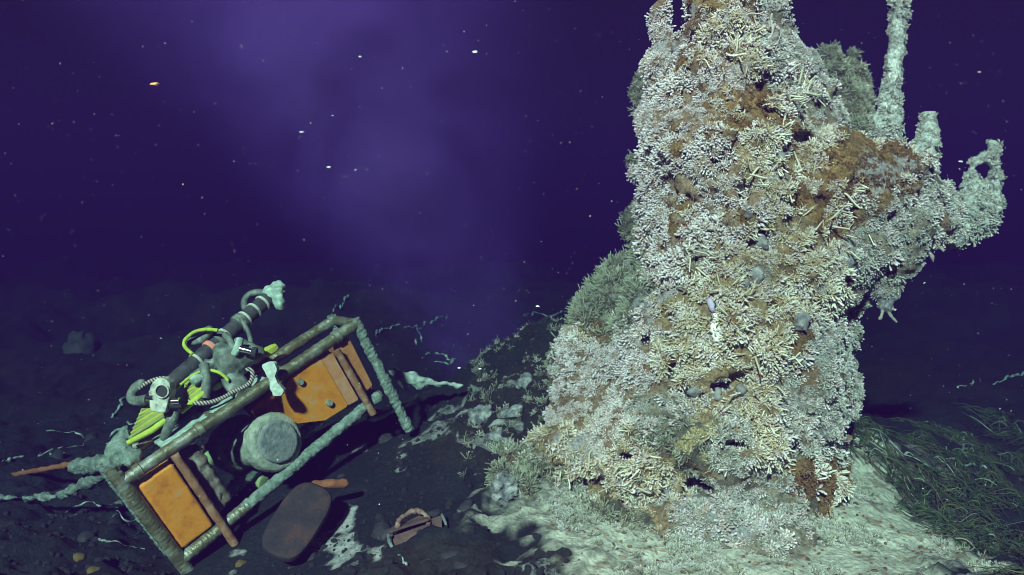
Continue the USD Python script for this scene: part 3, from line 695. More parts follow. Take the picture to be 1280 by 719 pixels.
# ------------------------------------------------------------------ the tilted instrument frame
A_, B_, D_ = P(152, 603, 4.66), P(446, 404, 5.42), P(224, 703, 4.84)
ux = (B_ - A_); LEN = np.linalg.norm(ux); ux /= LEN
vz = (D_ - A_); vz -= ux * (vz @ ux); HGT = np.linalg.norm(vz); vz /= -HGT
wy = np.cross(vz, ux)
FR = np.stack([ux, wy, vz])                                   # rows: local axes
print('frame', LEN, HGT, wy, wy @ FWD)
def loc(*a):
    return FR @ (P(*a) - A_)
lander = UsdGeom.Xform.Define(stage, numbered('instrument_frame'))
lander.AddTransformOp().Set(Gf.Matrix4d(*ux, 0, *wy, 0, *vz, 0, *A_, 1))
lander = tag(lander, 'tilted crusted metal instrument frame with orange floats, a grey canister and a ringed black boom', 'instrument frame')
mottled('frame_metal', [(0.30, (0.05, 0.052, 0.025)), (0.50, (0.12, 0.12, 0.065)), (0.58, (0.18, 0.20, 0.16)), (0.74, (0.30, 0.34, 0.30))], scale=9, rough=0.38, bump=0.5, spec=0.7, metallic=0.25)
mottled('frame_crust', [(0.3, (0.07, 0.105, 0.085)), (0.5, (0.15, 0.205, 0.175)), (0.7, (0.27, 0.35, 0.31))], scale=24, detail=9, rough=0.95, bump=0.9, bump_dist=0.015)
mottled('float_orange', [(0.30, (0.16, 0.06, 0.02)), (0.36, (0.40, 0.13, 0.012)), (0.50, (0.52, 0.19, 0.012)), (0.57, (0.50, 0.20, 0.02)), (0.63, (0.42, 0.23, 0.10)), (0.70, (0.33, 0.24, 0.17))], scale=8, detail=12, rough=0.6, bump=0.35)
mottled('float_silty', [(0.3, (0.36, 0.14, 0.04)), (0.55, (0.42, 0.21, 0.10)), (0.72, (0.38, 0.27, 0.20))], scale=9, rough=0.85, bump=0.4)
mottled('float_brown', [(0.3, (0.24, 0.09, 0.025)), (0.6, (0.40, 0.17, 0.05)), (0.75, (0.34, 0.21, 0.11))], scale=8, bump=0.4)
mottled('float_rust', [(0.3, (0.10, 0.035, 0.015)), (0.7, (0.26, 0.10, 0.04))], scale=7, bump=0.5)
mottled('float_side', [(0.3, (0.06, 0.045, 0.03)), (0.55, (0.13, 0.11, 0.08)), (0.72, (0.24, 0.25, 0.21))], scale=9, bump=1.0)
mottled('strap_rust', [(0.3, (0.12, 0.055, 0.025)), (0.55, (0.25, 0.125, 0.06)), (0.72, (0.30, 0.24, 0.18))], scale=14, bump=0.5)
mottled('boom_black', [(0.3, (0.018, 0.018, 0.022)), (0.6, (0.06, 0.065, 0.065)), (0.75, (0.18, 0.20, 0.19))], scale=13, rough=0.6, bump=0.4)
mottled('white_plastic', [(0.33, (0.16, 0.19, 0.15)), (0.45, (0.36, 0.40, 0.34)), (0.68, (0.52, 0.56, 0.49))], scale=26, detail=9, rough=0.6, bump=0.3)
mottled('pink_tape', [(0.3, (0.55, 0.18, 0.13)), (0.7, (0.66, 0.26, 0.20))], scale=20)
mottled('yellow_cord', [(0.3, (0.24, 0.34, 0.03)), (0.7, (0.42, 0.52, 0.08))], scale=30)
mottled('pad_yellow', [(0.3, (0.20, 0.22, 0.03)), (0.6, (0.34, 0.38, 0.045)), (0.75, (0.26, 0.30, 0.12))], scale=11)
mottled('housing_grey', [(0.3, (0.05, 0.065, 0.055)), (0.5, (0.10, 0.125, 0.105)), (0.62, (0.20, 0.25, 0.21)), (0.75, (0.34, 0.42, 0.37))], scale=16, detail=9, rough=0.55, bump=0.8, spec=0.5)
mottled('mint_crust', [(0.3, (0.14, 0.22, 0.18)), (0.5, (0.28, 0.39, 0.34)), (0.7, (0.48, 0.60, 0.53))], scale=28, detail=9, bump=1.0)
M('chrome', {'p': ('principled_bsdf', {'metallic': 1.0, 'roughness': 0.18, 'base_color': (0.85, 0.85, 0.83)})})
M('hole_black', {'p': ('principled_bsdf', {'roughness': 0.9, 'base_color': (0.02, 0.022, 0.02)})})

def crusty(mesh, amount, scale=40, seed=1):
    fine_ = amount * 0.6
    v, f = mesh
    m = trimesh.Trimesh(v, f, process=False)
    n = m.vertex_normals
    off = (fbm(v * scale, 3, seed) - 0.45) * amount * 0.55 + (fbm(v * scale * 2.4, 2, seed + 7) - 0.45) * fine_ + (fbm(v * scale * 0.25, 2, seed + 5) - 0.5) * amount * 0.4
    return v + n * off[:, None], f
def bar(a, b, r, n=150, sides=20, amount=0.02, seed=1, scale=38, fr=None):
    a, b = np.asarray(a, float), np.asarray(b, float)
    t = np.linspace(0, 1, n)[:, None]
    rr = np.full(n, r)
    v, f = tube(a + (b - a) * t, rr, sides)
    return crusty((v, f), amount, scale, seed)
def rail(a, b, r, look='frame_metal', amount=0.02, seed=1, label=None, name='frame_rail'):
    return tag(obj(name, bar(a, b, r, amount=amount, seed=seed), look, lander, 50), label)
L_, H_, W_ = LEN, HGT, 0.34
C_, FOOT = loc(474, 494, 5.56), loc(512, 538, 5.62)
BK = np.array([0, W_, 0.0])
Dl = np.array([0.03, 0.0, -H_])
rail((0.0, 0, 0), (L_, 0, 0), 0.034, 'frame_metal', 0.010, 1)
rail((-0.02, W_, 0.02), (L_, W_, 0.0), 0.033, 'frame_metal', 0.016, 2)
rail(Dl, Dl + (C_ - Dl) * .30, 0.034, 'frame_metal', 0.014, 3)
rail(Dl + (C_ - Dl) * .28, C_, 0.032, 'frame_crust', 0.028, 13, 'thickly crusted length of the lower rail')
rail(Dl + BK, C_ + BK, 0.030, 'frame_crust', 0.03, 4)
rail((-0.005, 0, 0.05), (0.02, 0, -H_ - 0.10), 0.038, 'frame_metal', 0.012, 5, None, 'frame_post')
rail((-0.005, W_, 0.05), (0.02, W_, -H_ - 0.05), 0.036, 'frame_crust', 0.02, 6, None, 'frame_post')
rail((L_, 0, 0.03), FOOT, 0.030, 'frame_crust', 0.024, 7, 'thickly crusted right leg of the frame', 'frame_post')
rail((L_, W_, 0.03), C_ + BK * 1.0, 0.030, 'frame_crust', 0.03, 8, None, 'frame_post')
for k, q in enumerate(((0, 0, 0), (L_, 0, 0), Dl, C_, (L_ * .36, 0, 0), (L_ * .66, 0, 0))):
    rail(np.array(q) + [0, 0.02, 0], np.array(q) + BK, 0.026, 'frame_metal', 0.016, 20 + k, None, 'cross_bar')
for k, t in enumerate((0.06, 0.30, 0.9)):
    q = np.array([L_ * t, 0, 0])
    obj('collar', tube([q - [.022, 0, 0], q - [.018, 0, 0], q + [.018, 0, 0], q + [.022, 0, 0]], [.036, .042, .042, .036], 16), 'frame_metal', lander, 40)
# slim tray between the upper rails
def box_mesh(lo, hi, bevel=0.01, div=0, amount=0.0, seed=3, scale=25):
    from manifold3d import Manifold
    lo, hi = np.asarray(lo, float), np.asarray(hi, float)
    m = None
    c = [Manifold.sphere(bevel, 12).translate([x, y, z]) for x in (lo[0] + bevel, hi[0] - bevel) for y in (lo[1] + bevel, hi[1] - bevel) for z in (lo[2] + bevel, hi[2] - bevel)]
    m = Manifold.batch_hull(c)
    if div:
        m = m.refine_to_length(div)
    q = m.to_mesh()
    v, f = np.array(q.vert_properties[:, :3], float), np.array(q.tri_verts)
    return crusty((v, f), amount, scale, seed) if amount else (v, f)
tag(obj('tray', box_mesh((L_ * .17, 0.055, -0.005), (L_ * .60, W_ - 0.04, 0.022), 0.01, 0.03, 0.012), 'mint_crust', lander, 40))
# orange floats
tag(obj('float_block', box_mesh((L_ * .035, -0.005, -H_ * .91), (L_ * .165, 0.30, -0.07), 0.018, 0.04, 0.008), 'float_orange', lander, 40), 'orange float in the lower left end of the frame')
obj('float_side', box_mesh((L_ * .168, 0.04, -H_ * .86), (L_ * .27, 0.30, -0.07), 0.03, 0.02, 0.06, 9, 14), 'float_side', lander, 40)
for nm, x, z0, z1, r, look in (('strap_rod', L_ * .183, -0.03, -H_ - 0.10, 0.024, 'strap_rust'), ('strap_rod', L_ * .868, -0.06, -H_ * .95, 0.022, 'strap_rust')):
    obj(nm, bar((x, -0.035, z0), (x + 0.004, -0.035, z1), r, 40, 12, 0.012, 31), look, lander, 50)
from shapely.geometry import Polygon
def prism(poly, y0, y1, name, look, label=None, bevel=0.012, bump=0.0, seed=2):
    m = trimesh.creation.extrude_polygon(Polygon(poly).buffer(-bevel).buffer(bevel, quad_segs=3), y1 - y0, engine='earcut')
    v = np.array(m.vertices); v = np.stack([v[:, 0], y1 - v[:, 2], v[:, 1]], 1)
    f = np.array(m.faces)
    return tag(obj(name, (v, f), look, lander, 40), label)
prism([(L_ * .615, -.06 - .03), (L_ * .66, -.055), (L_ * .805, -.055), (L_ * .805, -H_ * .72), (L_ * .70, -H_ * .70), (L_ * .60, -H_ * .54)], 0.0, 0.26, 'float_block', 'float_orange', 'large orange float at the upper right end')
prism([(L_ * .807, -.057), (L_ * .856, -.06), (L_ * .856, -H_ * .74), (L_ * .807, -H_ * .72)], 0.006, 0.27, 'float_face', 'float_silty', 'silty pinkish face of the large float')
prism([(L_ * .89, -.05), (L_ * .945, -.05), (L_ * .935, -H_ * .70), (L_ * .885, -H_ * .72)], 0.01, 0.2, 'float_block', 'float_brown', 'narrow orange float beside the right leg')
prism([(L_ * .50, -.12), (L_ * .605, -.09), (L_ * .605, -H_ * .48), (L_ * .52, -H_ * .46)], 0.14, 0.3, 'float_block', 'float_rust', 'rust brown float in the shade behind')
for x, z in ((L_ * .69, -.10), (L_ * .745, -H_ * .56)):
    v, f = tube([(x, 0.02, z), (x, -0.022, z)], [0.019, 0.019], 14)
    obj('bolt', (v, f), 'housing_grey', lander, 40)
# canister
c0 = loc(347, 552, 5.16); cb = loc(291, 556, 5.54)
axis = (cb - c0) / np.linalg.norm(cb - c0); CL = np.linalg.norm(cb - c0)
def ring_profile(points, r, name, look, label=None, sides=40, amount=0.0, seed=5):
    v, f = tube([c0 + axis * t for t in points], r, sides)
    if amount:
        v, f = crusty((v, f), amount, 35, seed)
    return tag(obj(name, (v, f), look, lander, 50), label)
def dense(t0, t1, n=10):
    return list(np.linspace(t0, t1, n))
mottled('canister_lid', [(0.3, (0.10, 0.134, 0.134)), (0.5, (0.17, 0.20, 0.20)), (0.7, (0.28, 0.32, 0.31))], scale=20, bump=1.0, bump_dist=0.012)
mottled('canister_crust', [(0.3, (0.16, 0.20, 0.17)), (0.5, (0.24, 0.28, 0.23)), (0.7, (0.36, 0.42, 0.36))], scale=16, bump=1.0, bump_dist=0.012)
ring_profile(dense(0.07, CL + 0.05, 16), 0.139, 'canister_body', 'canister_crust', None, 40, 0.012)
ring_profile([0, 0.004] + dense(0.012, 0.10, 8) + [0.106, 0.11], [0.137, 0.155, 0.164, 0.169, 0.171, 0.171, 0.171, 0.171, 0.171, 0.170, 0.164, 0.141], 'canister_collar', 'canister_crust', 'crusted collar round the canister mouth', 44, 0.022)
ring_profile([-0.022, -0.02, -0.012, 0.01], [0.106, 0.120, 0.123, 0.125], 'canister_face', 'canister_lid', None, 44, 0.010)
mottled('ring_green', [(0.3, (0.14, 0.22, 0.10)), (0.7, (0.26, 0.36, 0.18))], scale=14, bump=0.6)
ring_profile(dense(CL * .72, CL * .72 + 0.07, 5), [0.161, 0.177, 0.179, 0.177, 0.161], 'canister_band', 'ring_green', 'green band round the rear of the canister', 44, 0.015)
obj('cradle_bar', bar(loc(262, 570, 5.75), loc(330, 604, 5.45), 0.04, 30, 12, 0.03, 33), 'ring_green', lander, 50)
obj('cradle_bar', bar(loc(255, 560, 5.6), loc(282, 548, 5.5), 0.018, 20, 10, 0.02, 34), 'strap_rust', lander, 50)
# boom with rings
b0, b1 = loc(200, 492, 5.0), loc(341, 368, 5.62)
bd = (b1 - b0) / np.linalg.norm(b1 - b0); BL = np.linalg.norm(b1 - b0)
boom = obj('boom', bar(b0, b1, 0.047, 60, 18, 0.008, 41), 'boom_black', lander, 50)
def boom_ring(t, r, w, look, name='boom_ring', label=None):
    c = b0 + bd * (BL * t)
    v, f = tube([c - bd * w, c - bd * w * .6, c + bd * w * .6, c + bd * w], [r * .93, r, r, r * .93], 20)
    return tag(obj(name, (v, f), look, boom, 40), label)
for t in (0.30, 0.55, 0.73, 0.82, 0.90):
    boom_ring(t, 0.055, 0.008, 'white_plastic')
boom_ring(0.42, 0.056, 0.016, 'pink_tape', 'tape_ring', 'pink tape ring')
for t in (0.50, 0.685):                                         # clamps with straps down to the housing
    boom_ring(t, 0.062, 0.026, 'housing_grey', 'clamp_ring')
hub = blob([[(loc(341, 367, 5.62), 0.062), (loc(347, 361, 5.65), 0.05)], [(loc(345, 370, 5.6), 0.05), (loc(351, 381, 5.58), 0.032)]], (), 0.009, 0.02, (((30, 30, 30), 0.02, 81),), 0.05)
tag(obj('boom_end', hub, 'mint_crust', lander, True), 'pale green crusted end of the boom')
def hose(name, pts_, r, look, label=None, parent=None, n=30, sides=10, amount=0.005):
    v, f = tube(smooth_path([loc(*q) for q in pts_], n), r, sides)
    if amount:
        v, f = crusty((v, f), amount, 40, 3)
    return tag(obj(name, (v, f), look, parent if parent is not None else lander, 50), label)
hose('hose_loop', [(331, 368, 5.6), (318, 366, 5.6), (307, 373, 5.58), (306, 384, 5.55), (316, 384, 5.52)], 0.022, 'housing_grey', None, None, 30, 10, 0.01)
hose('clamp_strap', [(301, 398, 5.33), (309, 412, 5.30), (313, 425, 5.28), (312, 436, 5.26)], 0.014, 'housing_grey')
hose('clamp_strap', [(281, 418, 5.22), (290, 432, 5.18), (295, 450, 5.15), (296, 466, 5.15)], 0.020, 'housing_grey')
# sensor housing under the boom
h0 = blob([[(loc(276, 440, 5.25), 0.06), (loc(290, 452, 5.2), 0.10), (loc(286, 462, 5.2), 0.085)], [(loc(300, 432, 5.25), 0.05), (loc(318, 442, 5.2), 0.055)]], (), 0.012, 0.04, (((16, 16, 16), 0.018, 91),), 0.06)
housing = obj('sensor_housing', h0, 'housing_grey', lander, True)
hose('pale_strap', [(300, 424, 5.12), (297, 434, 5.1), (293, 443, 5.1)], [0.022] * 12, 'mint_crust', None, housing, 12, 8)
hose('chrome_pin', [(300, 436, 5.08), (316, 440, 5.08)], [0.018] * 6, 'chrome', None, housing, 6, 14)
hose('end_cap', [(315, 440, 5.09), (321, 441, 5.09)], [0.03] * 6, 'hole_black', None, housing, 6, 14)
hose('lower_bottle', [(287, 470, 5.2), (298, 484, 5.12), (306, 494, 5.06)], [0.06, 0.065, 0.065, 0.065, 0.06, 0.05], 'housing_grey', None, None, 6, 18)
M('braid', {'g': ('texture_coordinate', {}), 'w': ('wave_texture', {'scale': 22.0, 'bands_direction': 'x'}), 'r': ('rgb_ramp', {'ramp': [(0.35, (0.03, 0.025, 0.025)), (0.6, (0.38, 0.34, 0.30))]}), 'p': ('principled_bsdf', {'roughness': 0.7})}, [('g.object', 'w.vector'), ('w.fac', 'r.fac'), ('r.color', 'p.base_color')])
hose('braided_cable', [(236, 501, 4.98), (255, 504, 4.97), (275, 499, 4.99), (296, 488, 5.03), (311, 480, 5.06), (316, 468, 5.1), (309, 462, 5.15)], 0.0125, 'braid', None, None, 50)
hose('braided_cable', [(210, 474, 4.98), (196, 474, 5.0), (182, 480, 5.0), (172, 487, 5.0)], 0.0125, 'braid', None, None, 30)
hose('hose_loop', [(182, 480, 5.02), (168, 487, 5.0), (164, 497, 4.98), (174, 501, 4.95), (188, 498, 4.92)], [0.018] + [0.028] * 18 + [0.012], 'housing_grey', 'wide grey hose end by the white fitting', None, 20, 12, 0.01)
hose('yellow_cable', [(272, 413, 5.2), (262, 412, 5.2), (246, 414, 5.2), (236, 420, 5.2), (230, 429, 5.2), (234, 437, 5.18), (241, 443, 5.15)], 0.0105, 'yellow_cord', 'yellow green cable looping from the boom', None, 50)
hose('yellow_cable', [(262, 408, 5.24), (252, 424, 5.26), (240, 427, 5.26), (230, 426, 5.26)], [0.012] + [0.026] * 18 + [0.01], 'housing_grey', 'grey plug on the cable', None, 20, 10)
hose('yellow_cable', [(214, 494, 4.93), (240, 470, 5.0), (262, 463, 5.05), (280, 470, 5.05), (285, 476, 5.05)], 0.0085, 'yellow_cord', 'thin yellow cable under the boom')
hose('yellow_tag', [(324, 444, 5.3), (334, 440, 5.32), (346, 433, 5.35)], [0.016, 0.02, 0.03, 0.03, 0.028, 0.02], 'pad_yellow', None, None, 6, 6)
hose('yellow_tag', [(316, 451, 5.25), (324, 448, 5.27)], [0.02, 0.026, 0.022], 'pad_yellow', None, None, 3, 6)
hose('yellow_tag', [(266, 486, 5.15), (279, 476, 5.18)], [0.02, 0.026, 0.016], 'pad_yellow', None, None, 3, 6)
hose('valve', [(240, 478, 4.98), (246, 474, 5.0), (252, 473, 5.02)], [0.026, 0.03, 0.028, 0.022], 'mint_crust', None, None, 4, 12)
def cutout(outline, d, thick, grow=0.0, amount=0.012, seed=4):
    """A slab with the outline of a part of the frame, cut from sheet of real thickness at the distance d."""
    from manifold3d import CrossSection, Manifold
    o = np.array(outline, float)
    c = o.mean(0)
    q = (o - c) * [1, -1] * d / FOC
    m = CrossSection([q if Polygon(q).exterior.is_ccw else q[::-1]]).offset(-0.008).offset(0.008 + grow)
    m = Manifold.extrude(m, thick).refine_to_length(0.012).to_mesh()
    v, f = np.array(m.vert_properties[:, :3], float), np.array(m.tri_verts)
    v = (FR @ (P(c[0], c[1], d) - A_)) + v[:, :1] * (FR @ RIGHT) + v[:, 1:2] * (FR @ UP) - v[:, 2:3] * (FR @ FWD)
    return crusty((v, f), amount, 30, seed)
# white fitting at the near end
wf = cutout([(199, 476), (205, 471), (213, 471), (219, 477), (220, 489), (217, 501), (214, 514), (205, 513), (196, 511), (195, 500), (194, 487)], 4.90, 0.085)
fit = obj('white_fitting', wf, 'white_plastic', lander, 50)
hd = FR @ (-FWD * 0.95 + UP * 0.1 - RIGHT * 0.2)
hc = loc(203, 489, 4.812)
obj('fitting_hole', tube([hc - hd * 0.03, hc + hd * 0.006], [0.034, 0.034], 22), 'hole_black', fit, 40)
rimp = [hc + hd * 0.006 + 0.036 * (math.cos(a) * (FR @ RIGHT) + math.sin(a) * (FR @ UP)) for a in np.linspace(0, 2 * np.pi, 25)]
obj('fitting_rim', tube(rimp, 0.006, 8), 'white_plastic', fit, True)
for q0, q1 in (((184, 497, 4.83), (193, 497, 4.82)), ((215, 502, 4.83), (224, 501, 4.83))):
    obj('fitting_bolt', tube([loc(*q0), loc(*q1)], [0.017, 0.017], 14), 'chrome', fit, 40)
for q0, q1 in (((184, 499, 4.86), (193, 499, 4.85)), ((214, 505, 4.86), (228, 504, 4.86))):
    obj('bolt_sleeve', tube([loc(*q0), loc(*q1)], [0.03, 0.03], 14), 'hole_black', fit, 40)
# ribbed yellow pad
pad = obj('pad_edge', tube([loc(160, 554, 4.92), loc(190, 538, 4.92), loc(214, 520, 4.94)], [0.016, 0.019, 0.016], 8), 'yellow_cord', lander, True)
pad2 = obj('pad_edge', tube([loc(226, 515, 4.96), loc(244, 500, 4.98), loc(256, 490, 5.0)], [0.016, 0.019, 0.014], 8), 'yellow_cord', lander, True)
mottled('rib_green', [(0.3, (0.13, 0.17, 0.06)), (0.7, (0.27, 0.32, 0.10))], scale=18)
for k in range(8):
    t = (k + 0.6) / 8.5
    a = np.array([160, 551]) * (1 - t) + np.array([182, 502]) * t
    b = np.array([214, 516]) * (1 - t) + np.array([207, 492]) * t
    aa, bb = loc(*a, 4.93 + .06 * t), loc(*b, 4.95 + .06 * t)
    obj('rib', tube([aa, (aa + bb) / 2, bb], [0.009, 0.0135, 0.011], 7), 'pad_yellow' if k % 2 else 'rib_green', pad, True)
for k in range(6):
    t = (k + 0.6) / 6.5
    a = np.array([228, 512]) * (1 - t) + np.array([232, 476]) * t
    b = np.array([256, 487]) * (1 - t) + np.array([255, 471]) * t
    aa, bb = loc(*a, 4.97 + .05 * t), loc(*b, 5.01 + .05 * t)
    obj('rib', tube([aa, (aa + bb) / 2, bb], [0.009, 0.0135, 0.011], 7), 'pad_yellow' if k % 2 else 'rib_green', pad2, True)
def panel(name, quad, look, parent, thick=0.008):
    q = [loc(*c) for c in quad]
    n = np.cross(q[1] - q[0], q[2] - q[0]); n /= np.linalg.norm(n)
    if (FR.T @ n) @ FWD < 0: n = -n
    v = np.array(q + [p + n * thick for p in q])
    f = [(0, 1, 2), (0, 2, 3), (4, 6, 5), (4, 7, 6)] + [t for i in range(4) for t in ((i, i + 4, (i + 1) % 4), ((i + 1) % 4, i + 4, (i + 1) % 4 + 4))]
    return obj(name, (v, np.array(f)), look, parent)
panel('pad_backing', [(160, 552, 4.96), (216, 517, 4.98), (209, 488, 5.03), (181, 500, 5.02)], 'rib_green', pad)
panel('pad_backing', [(227, 513, 5.0), (257, 488, 5.03), (256, 469, 5.07), (231, 474, 5.06)], 'rib_green', pad2)
hose('hanging_strut', [(219, 506, 4.9), (216, 520, 4.9), (208, 540, 4.9), (204, 548, 4.92)], [0.03, 0.03, 0.028, 0.022], 'housing_grey', None, None, 4, 10)
hose('hanging_strut', [(255, 455, 5.05), (258, 480, 5.02), (257, 498, 5.0)], [0.03, 0.028, 0.022], 'housing_grey', None, None, 3, 10)
# pale hourglass clamp over the upper rail
cl = cutout([(330, 456), (337, 452), (346, 452), (349, 461), (346, 469), (350, 478), (358, 487), (354, 493), (345, 494), (341, 484), (340, 474), (334, 464)], 5.03, 0.05)
mottled('clamp_pale', [(0.3, (0.26, 0.34, 0.30)), (0.7, (0.52, 0.61, 0.55))], scale=24, bump=0.7)
tag(obj('rail_clamp', cl, 'clamp_pale', lander, 50), 'pale hourglass clamp on the upper rail')
obj('crust_knot', blob([[(loc(141, 580, 4.95), 0.06), (loc(152, 565, 5.0), 0.07), (loc(166, 575, 4.95), 0.05)], [(loc(150, 548, 5.05), 0.05), (loc(148, 568, 5.05), 0.06)]], (), 0.012, 0.03, (((14, 14, 14), 0.05, 99), ((40, 40, 40), 0.02, 98)), 0.06), 'frame_crust', lander, True)
obj('crust_knot', blob([[(loc(248, 470, 5.12), 0.05), (loc(262, 458, 5.15), 0.04)]], (), 0.012, 0.03, (((20, 20, 20), 0.04, 89),), 0.06), 'housing_grey', lander, True)

# ------------------------------------------------------------------ loose things on the seabed
def lump(name, chains, look, label, cat, group=None, h=0.012, k=0.03, disp=((14, 0.03), (45, 0.02)), smooth=True, seed=1):
    v, f = blob(chains, (), h=h, k=k, disp=tuple(((sc, sc, sc), a, 700 + seed + i) for i, (sc, a) in enumerate(disp)), pad=0.07)
    c = v.mean(0)
    x = obj(name, (v - c, f), look, None, smooth)
    UsdGeom.Xformable(x).AddTranslateOp().Set(Gf.Vec3d(*map(float, c)))
    return tag(x, label, cat, group)
mottled('crust_grey', [(0.3, (0.05, 0.07, 0.065)), (0.5, (0.11, 0.145, 0.13)), (0.7, (0.22, 0.28, 0.25))], scale=22, detail=9, bump=1.0, bump_dist=0.015)
lump('encrusted_rod', [ch((160, 580, 5.1, 10), (130, 582, 5.15, 11), (96, 584, 5.2, 9))], 'crust_grey', 'thick grey crusted rod stub left of the instrument frame', 'rod', seed=1)
lump('encrusted_rod', [ch((126, 592, 5.2, 7), (112, 602, 5.25, 7), (92, 613, 5.3, 5.5), (68, 621, 5.4, 3.2), (30, 622, 5.5, 2.4), (0, 621, 5.6, 2.6), (-40, 622, 5.7, 2.2))], 'crust_grey', 'thin bent crusted rod reaching left along the seabed below the thick stub', 'rod', seed=2)
lump('rusty_pipe', [ch((140, 571, 5.6, 3.2), (80, 582, 5.9, 3.2), (15, 594, 6.2, 3.2))], 'float_rust', 'thin rusty pipe lying behind the crusted rods', 'pipe', h=0.008, disp=((20, 0.008),), seed=3)
mottled('float_crust', [(0.3, (0.14, 0.18, 0.17)), (0.5, (0.26, 0.32, 0.30)), (0.7, (0.42, 0.49, 0.46))], scale=20, bump=1.0)
lump('crusted_float', [ch((494, 466, 6.1, 6), (503, 473, 6.1, 8), (515, 474, 6.1, 8), (526, 479, 6.1, 9)), ch((498, 472, 6.1, 5), (509, 482, 6.1, 5)), ch((530, 479, 6.1, 5), (545, 479, 6.1, 2.6), (568, 481, 6.1, 2.4), (587, 484, 6.1, 2.2))], 'float_crust', 'pale crusted float with a rope tail behind the right frame leg', 'float', h=0.010, k=0.012, disp=((16, 0.022), (40, 0.016)), seed=4)
lump('crusted_stake', [ch((589, 482, 6.1, 2.5), (596, 492, 6.1, 3.5), (597, 504, 6.05, 4.5))], 'crust_grey', 'short dim stake at the end of the rope tail', 'stake', seed=5)
# rounded dark slab
def slab_mesh(hx, hy, t, n=64):
    a = np.linspace(0, 2 * np.pi, n, endpoint=False)
    o = np.stack([np.sign(np.cos(a)) * np.abs(np.cos(a)) ** 0.6 * hx, np.sign(np.sin(a)) * np.abs(np.sin(a)) ** 0.6 * hy], 1)
    rings = [(s, z) for s, z in ((0.01, t), (0.3, t), (0.6, t), (0.85, t), (0.95, t * .96), (1.0, t * .7), (1.0, -t * .7), (0.95, -t * .96), (0.01, -t))]
    v = np.vstack([np.column_stack([o * s, np.full(n, z)]) for s, z in rings])
    i, j = np.meshgrid(np.arange(len(rings) - 1), np.arange(n), indexing='ij')
    q0, q1 = (i * n + j).ravel(), (i * n + (j + 1) % n).ravel()
    return v, np.vstack([np.stack([q0, q0 + n, q1], 1), np.stack([q1, q0 + n, q1 + n], 1)])
def placed(name, mesh, look, xa, ya, za, at, label, cat, smooth=40, parent=None):
    v, f = mesh
    p = obj(name, (v, f), look, parent, smooth)
    UsdGeom.Xformable(p).AddTransformOp().Set(Gf.Matrix4d(*map(float, xa), 0, *map(float, ya), 0, *map(float, za), 0, *map(float, at), 1))
    return tag(p, label, cat)
mottled('slab_dark', [(0.3, (0.012, 0.011, 0.013)), (0.52, (0.022, 0.019, 0.020)), (0.66, (0.055, 0.027, 0.019)), (0.78, (0.10, 0.10, 0.098))], scale=7, rough=0.8, bump=0.7)
t0, t1 = P(344, 692, 4.52), P(398, 606, 4.82)
sy = (t1 - t0) / np.linalg.norm(t1 - t0)
szn = -FWD * 0.72 + UP * 0.6 + RIGHT * 0.1; szn -= sy * (szn @ sy); szn /= np.linalg.norm(szn)
sx = np.cross(sy, szn)
sv, sf = slab_mesh(0.125, 0.225, 0.022)
placed('dark_slab', crusty((sv, sf), 0.010, 18, 5), 'slab_dark', sx, sy, szn, (t0 + t1) / 2 - szn * 0.03, 'rounded dark rusty slab leaning beneath the frame\'s lower rail', 'slab')
e0, e1 = P(394, 606, 4.9), P(432, 604, 4.95)
lump('rusty_bar', [[(e0, 0.024), (e1, 0.022)]], 'float_rust', 'short red rusty bar lying at the slab\'s upper end', 'bar', h=0.007, disp=((20, 0.014),), seed=6)
# bent rusted bracket
mottled('bracket_rust', [(0.3, (0.03, 0.02, 0.02)), (0.6, (0.10, 0.06, 0.05)), (0.75, (0.22, 0.12, 0.085))], scale=9, bump=0.6)
mottled('lip_rust', [(0.3, (0.08, 0.04, 0.03)), (0.55, (0.18, 0.11, 0.085)), (0.75, (0.32, 0.30, 0.27))], scale=22, bump=0.8)
br = thing('rusted_bracket', 'bent rusty metal bracket with a curled lip on the dark slope', 'bracket', P(520, 665, 4.55))
bo = P(520, 665, 4.55)
def world_tube(name, pts_, r, look, parent, o, n=30, sides=10, amount=0.0):
    v, f = tube(smooth_path([P(*q) - o for q in pts_], n), r, sides)
    if amount: v, f = crusty((v, f), amount, 40, 7)
    return obj(name, (v, f), look, parent, True)
def plate(name, quad, look, parent, o, thick=0.012):
    q = np.array([P(*c) - o for c in quad])
    nn = 8
    s, t = np.meshgrid(np.linspace(0, 1, nn), np.linspace(0, 1, nn), indexing='ij')
    s, t = s[..., None], t[..., None]
    top = (q[0] * (1 - s) * (1 - t) + q[1] * s * (1 - t) + q[2] * s * t + q[3] * (1 - s) * t).reshape(-1, 3)
    n = np.cross(q[1] - q[0], q[3] - q[0]); n /= np.linalg.norm(n)
    top = top + n * ((fbm(top * 18, 3, 55) - 0.5) * 0.03)[:, None]
    v = np.vstack([top, top + n * thick])
    i, j = np.meshgrid(np.arange(nn - 1), np.arange(nn - 1), indexing='ij')
    a = (i * nn + j).ravel()
    f1 = np.vstack([np.stack([a, a + nn, a + 1], 1), np.stack([a + 1, a + nn, a + nn + 1], 1)])
    f = [f1, f1[:, ::-1] + nn * nn]
    edge = [k for k in range(nn)] + [k * nn + nn - 1 for k in range(1, nn)] + [(nn - 1) * nn + k for k in range(nn - 2, -1, -1)] + [k * nn for k in range(nn - 2, 0, -1)]
    e = np.array(edge); e2 = np.roll(e, -1)
    f += [np.stack([e, e2, e + nn * nn], 1), np.stack([e2, e2 + nn * nn, e + nn * nn], 1)]
    return obj(name, (v, np.vstack(f)), look, parent)
plate('shelf', [(487, 668, 4.5), (536, 650, 4.55), (534, 644, 4.66), (490, 662, 4.62)], 'bracket_rust', br, bo)
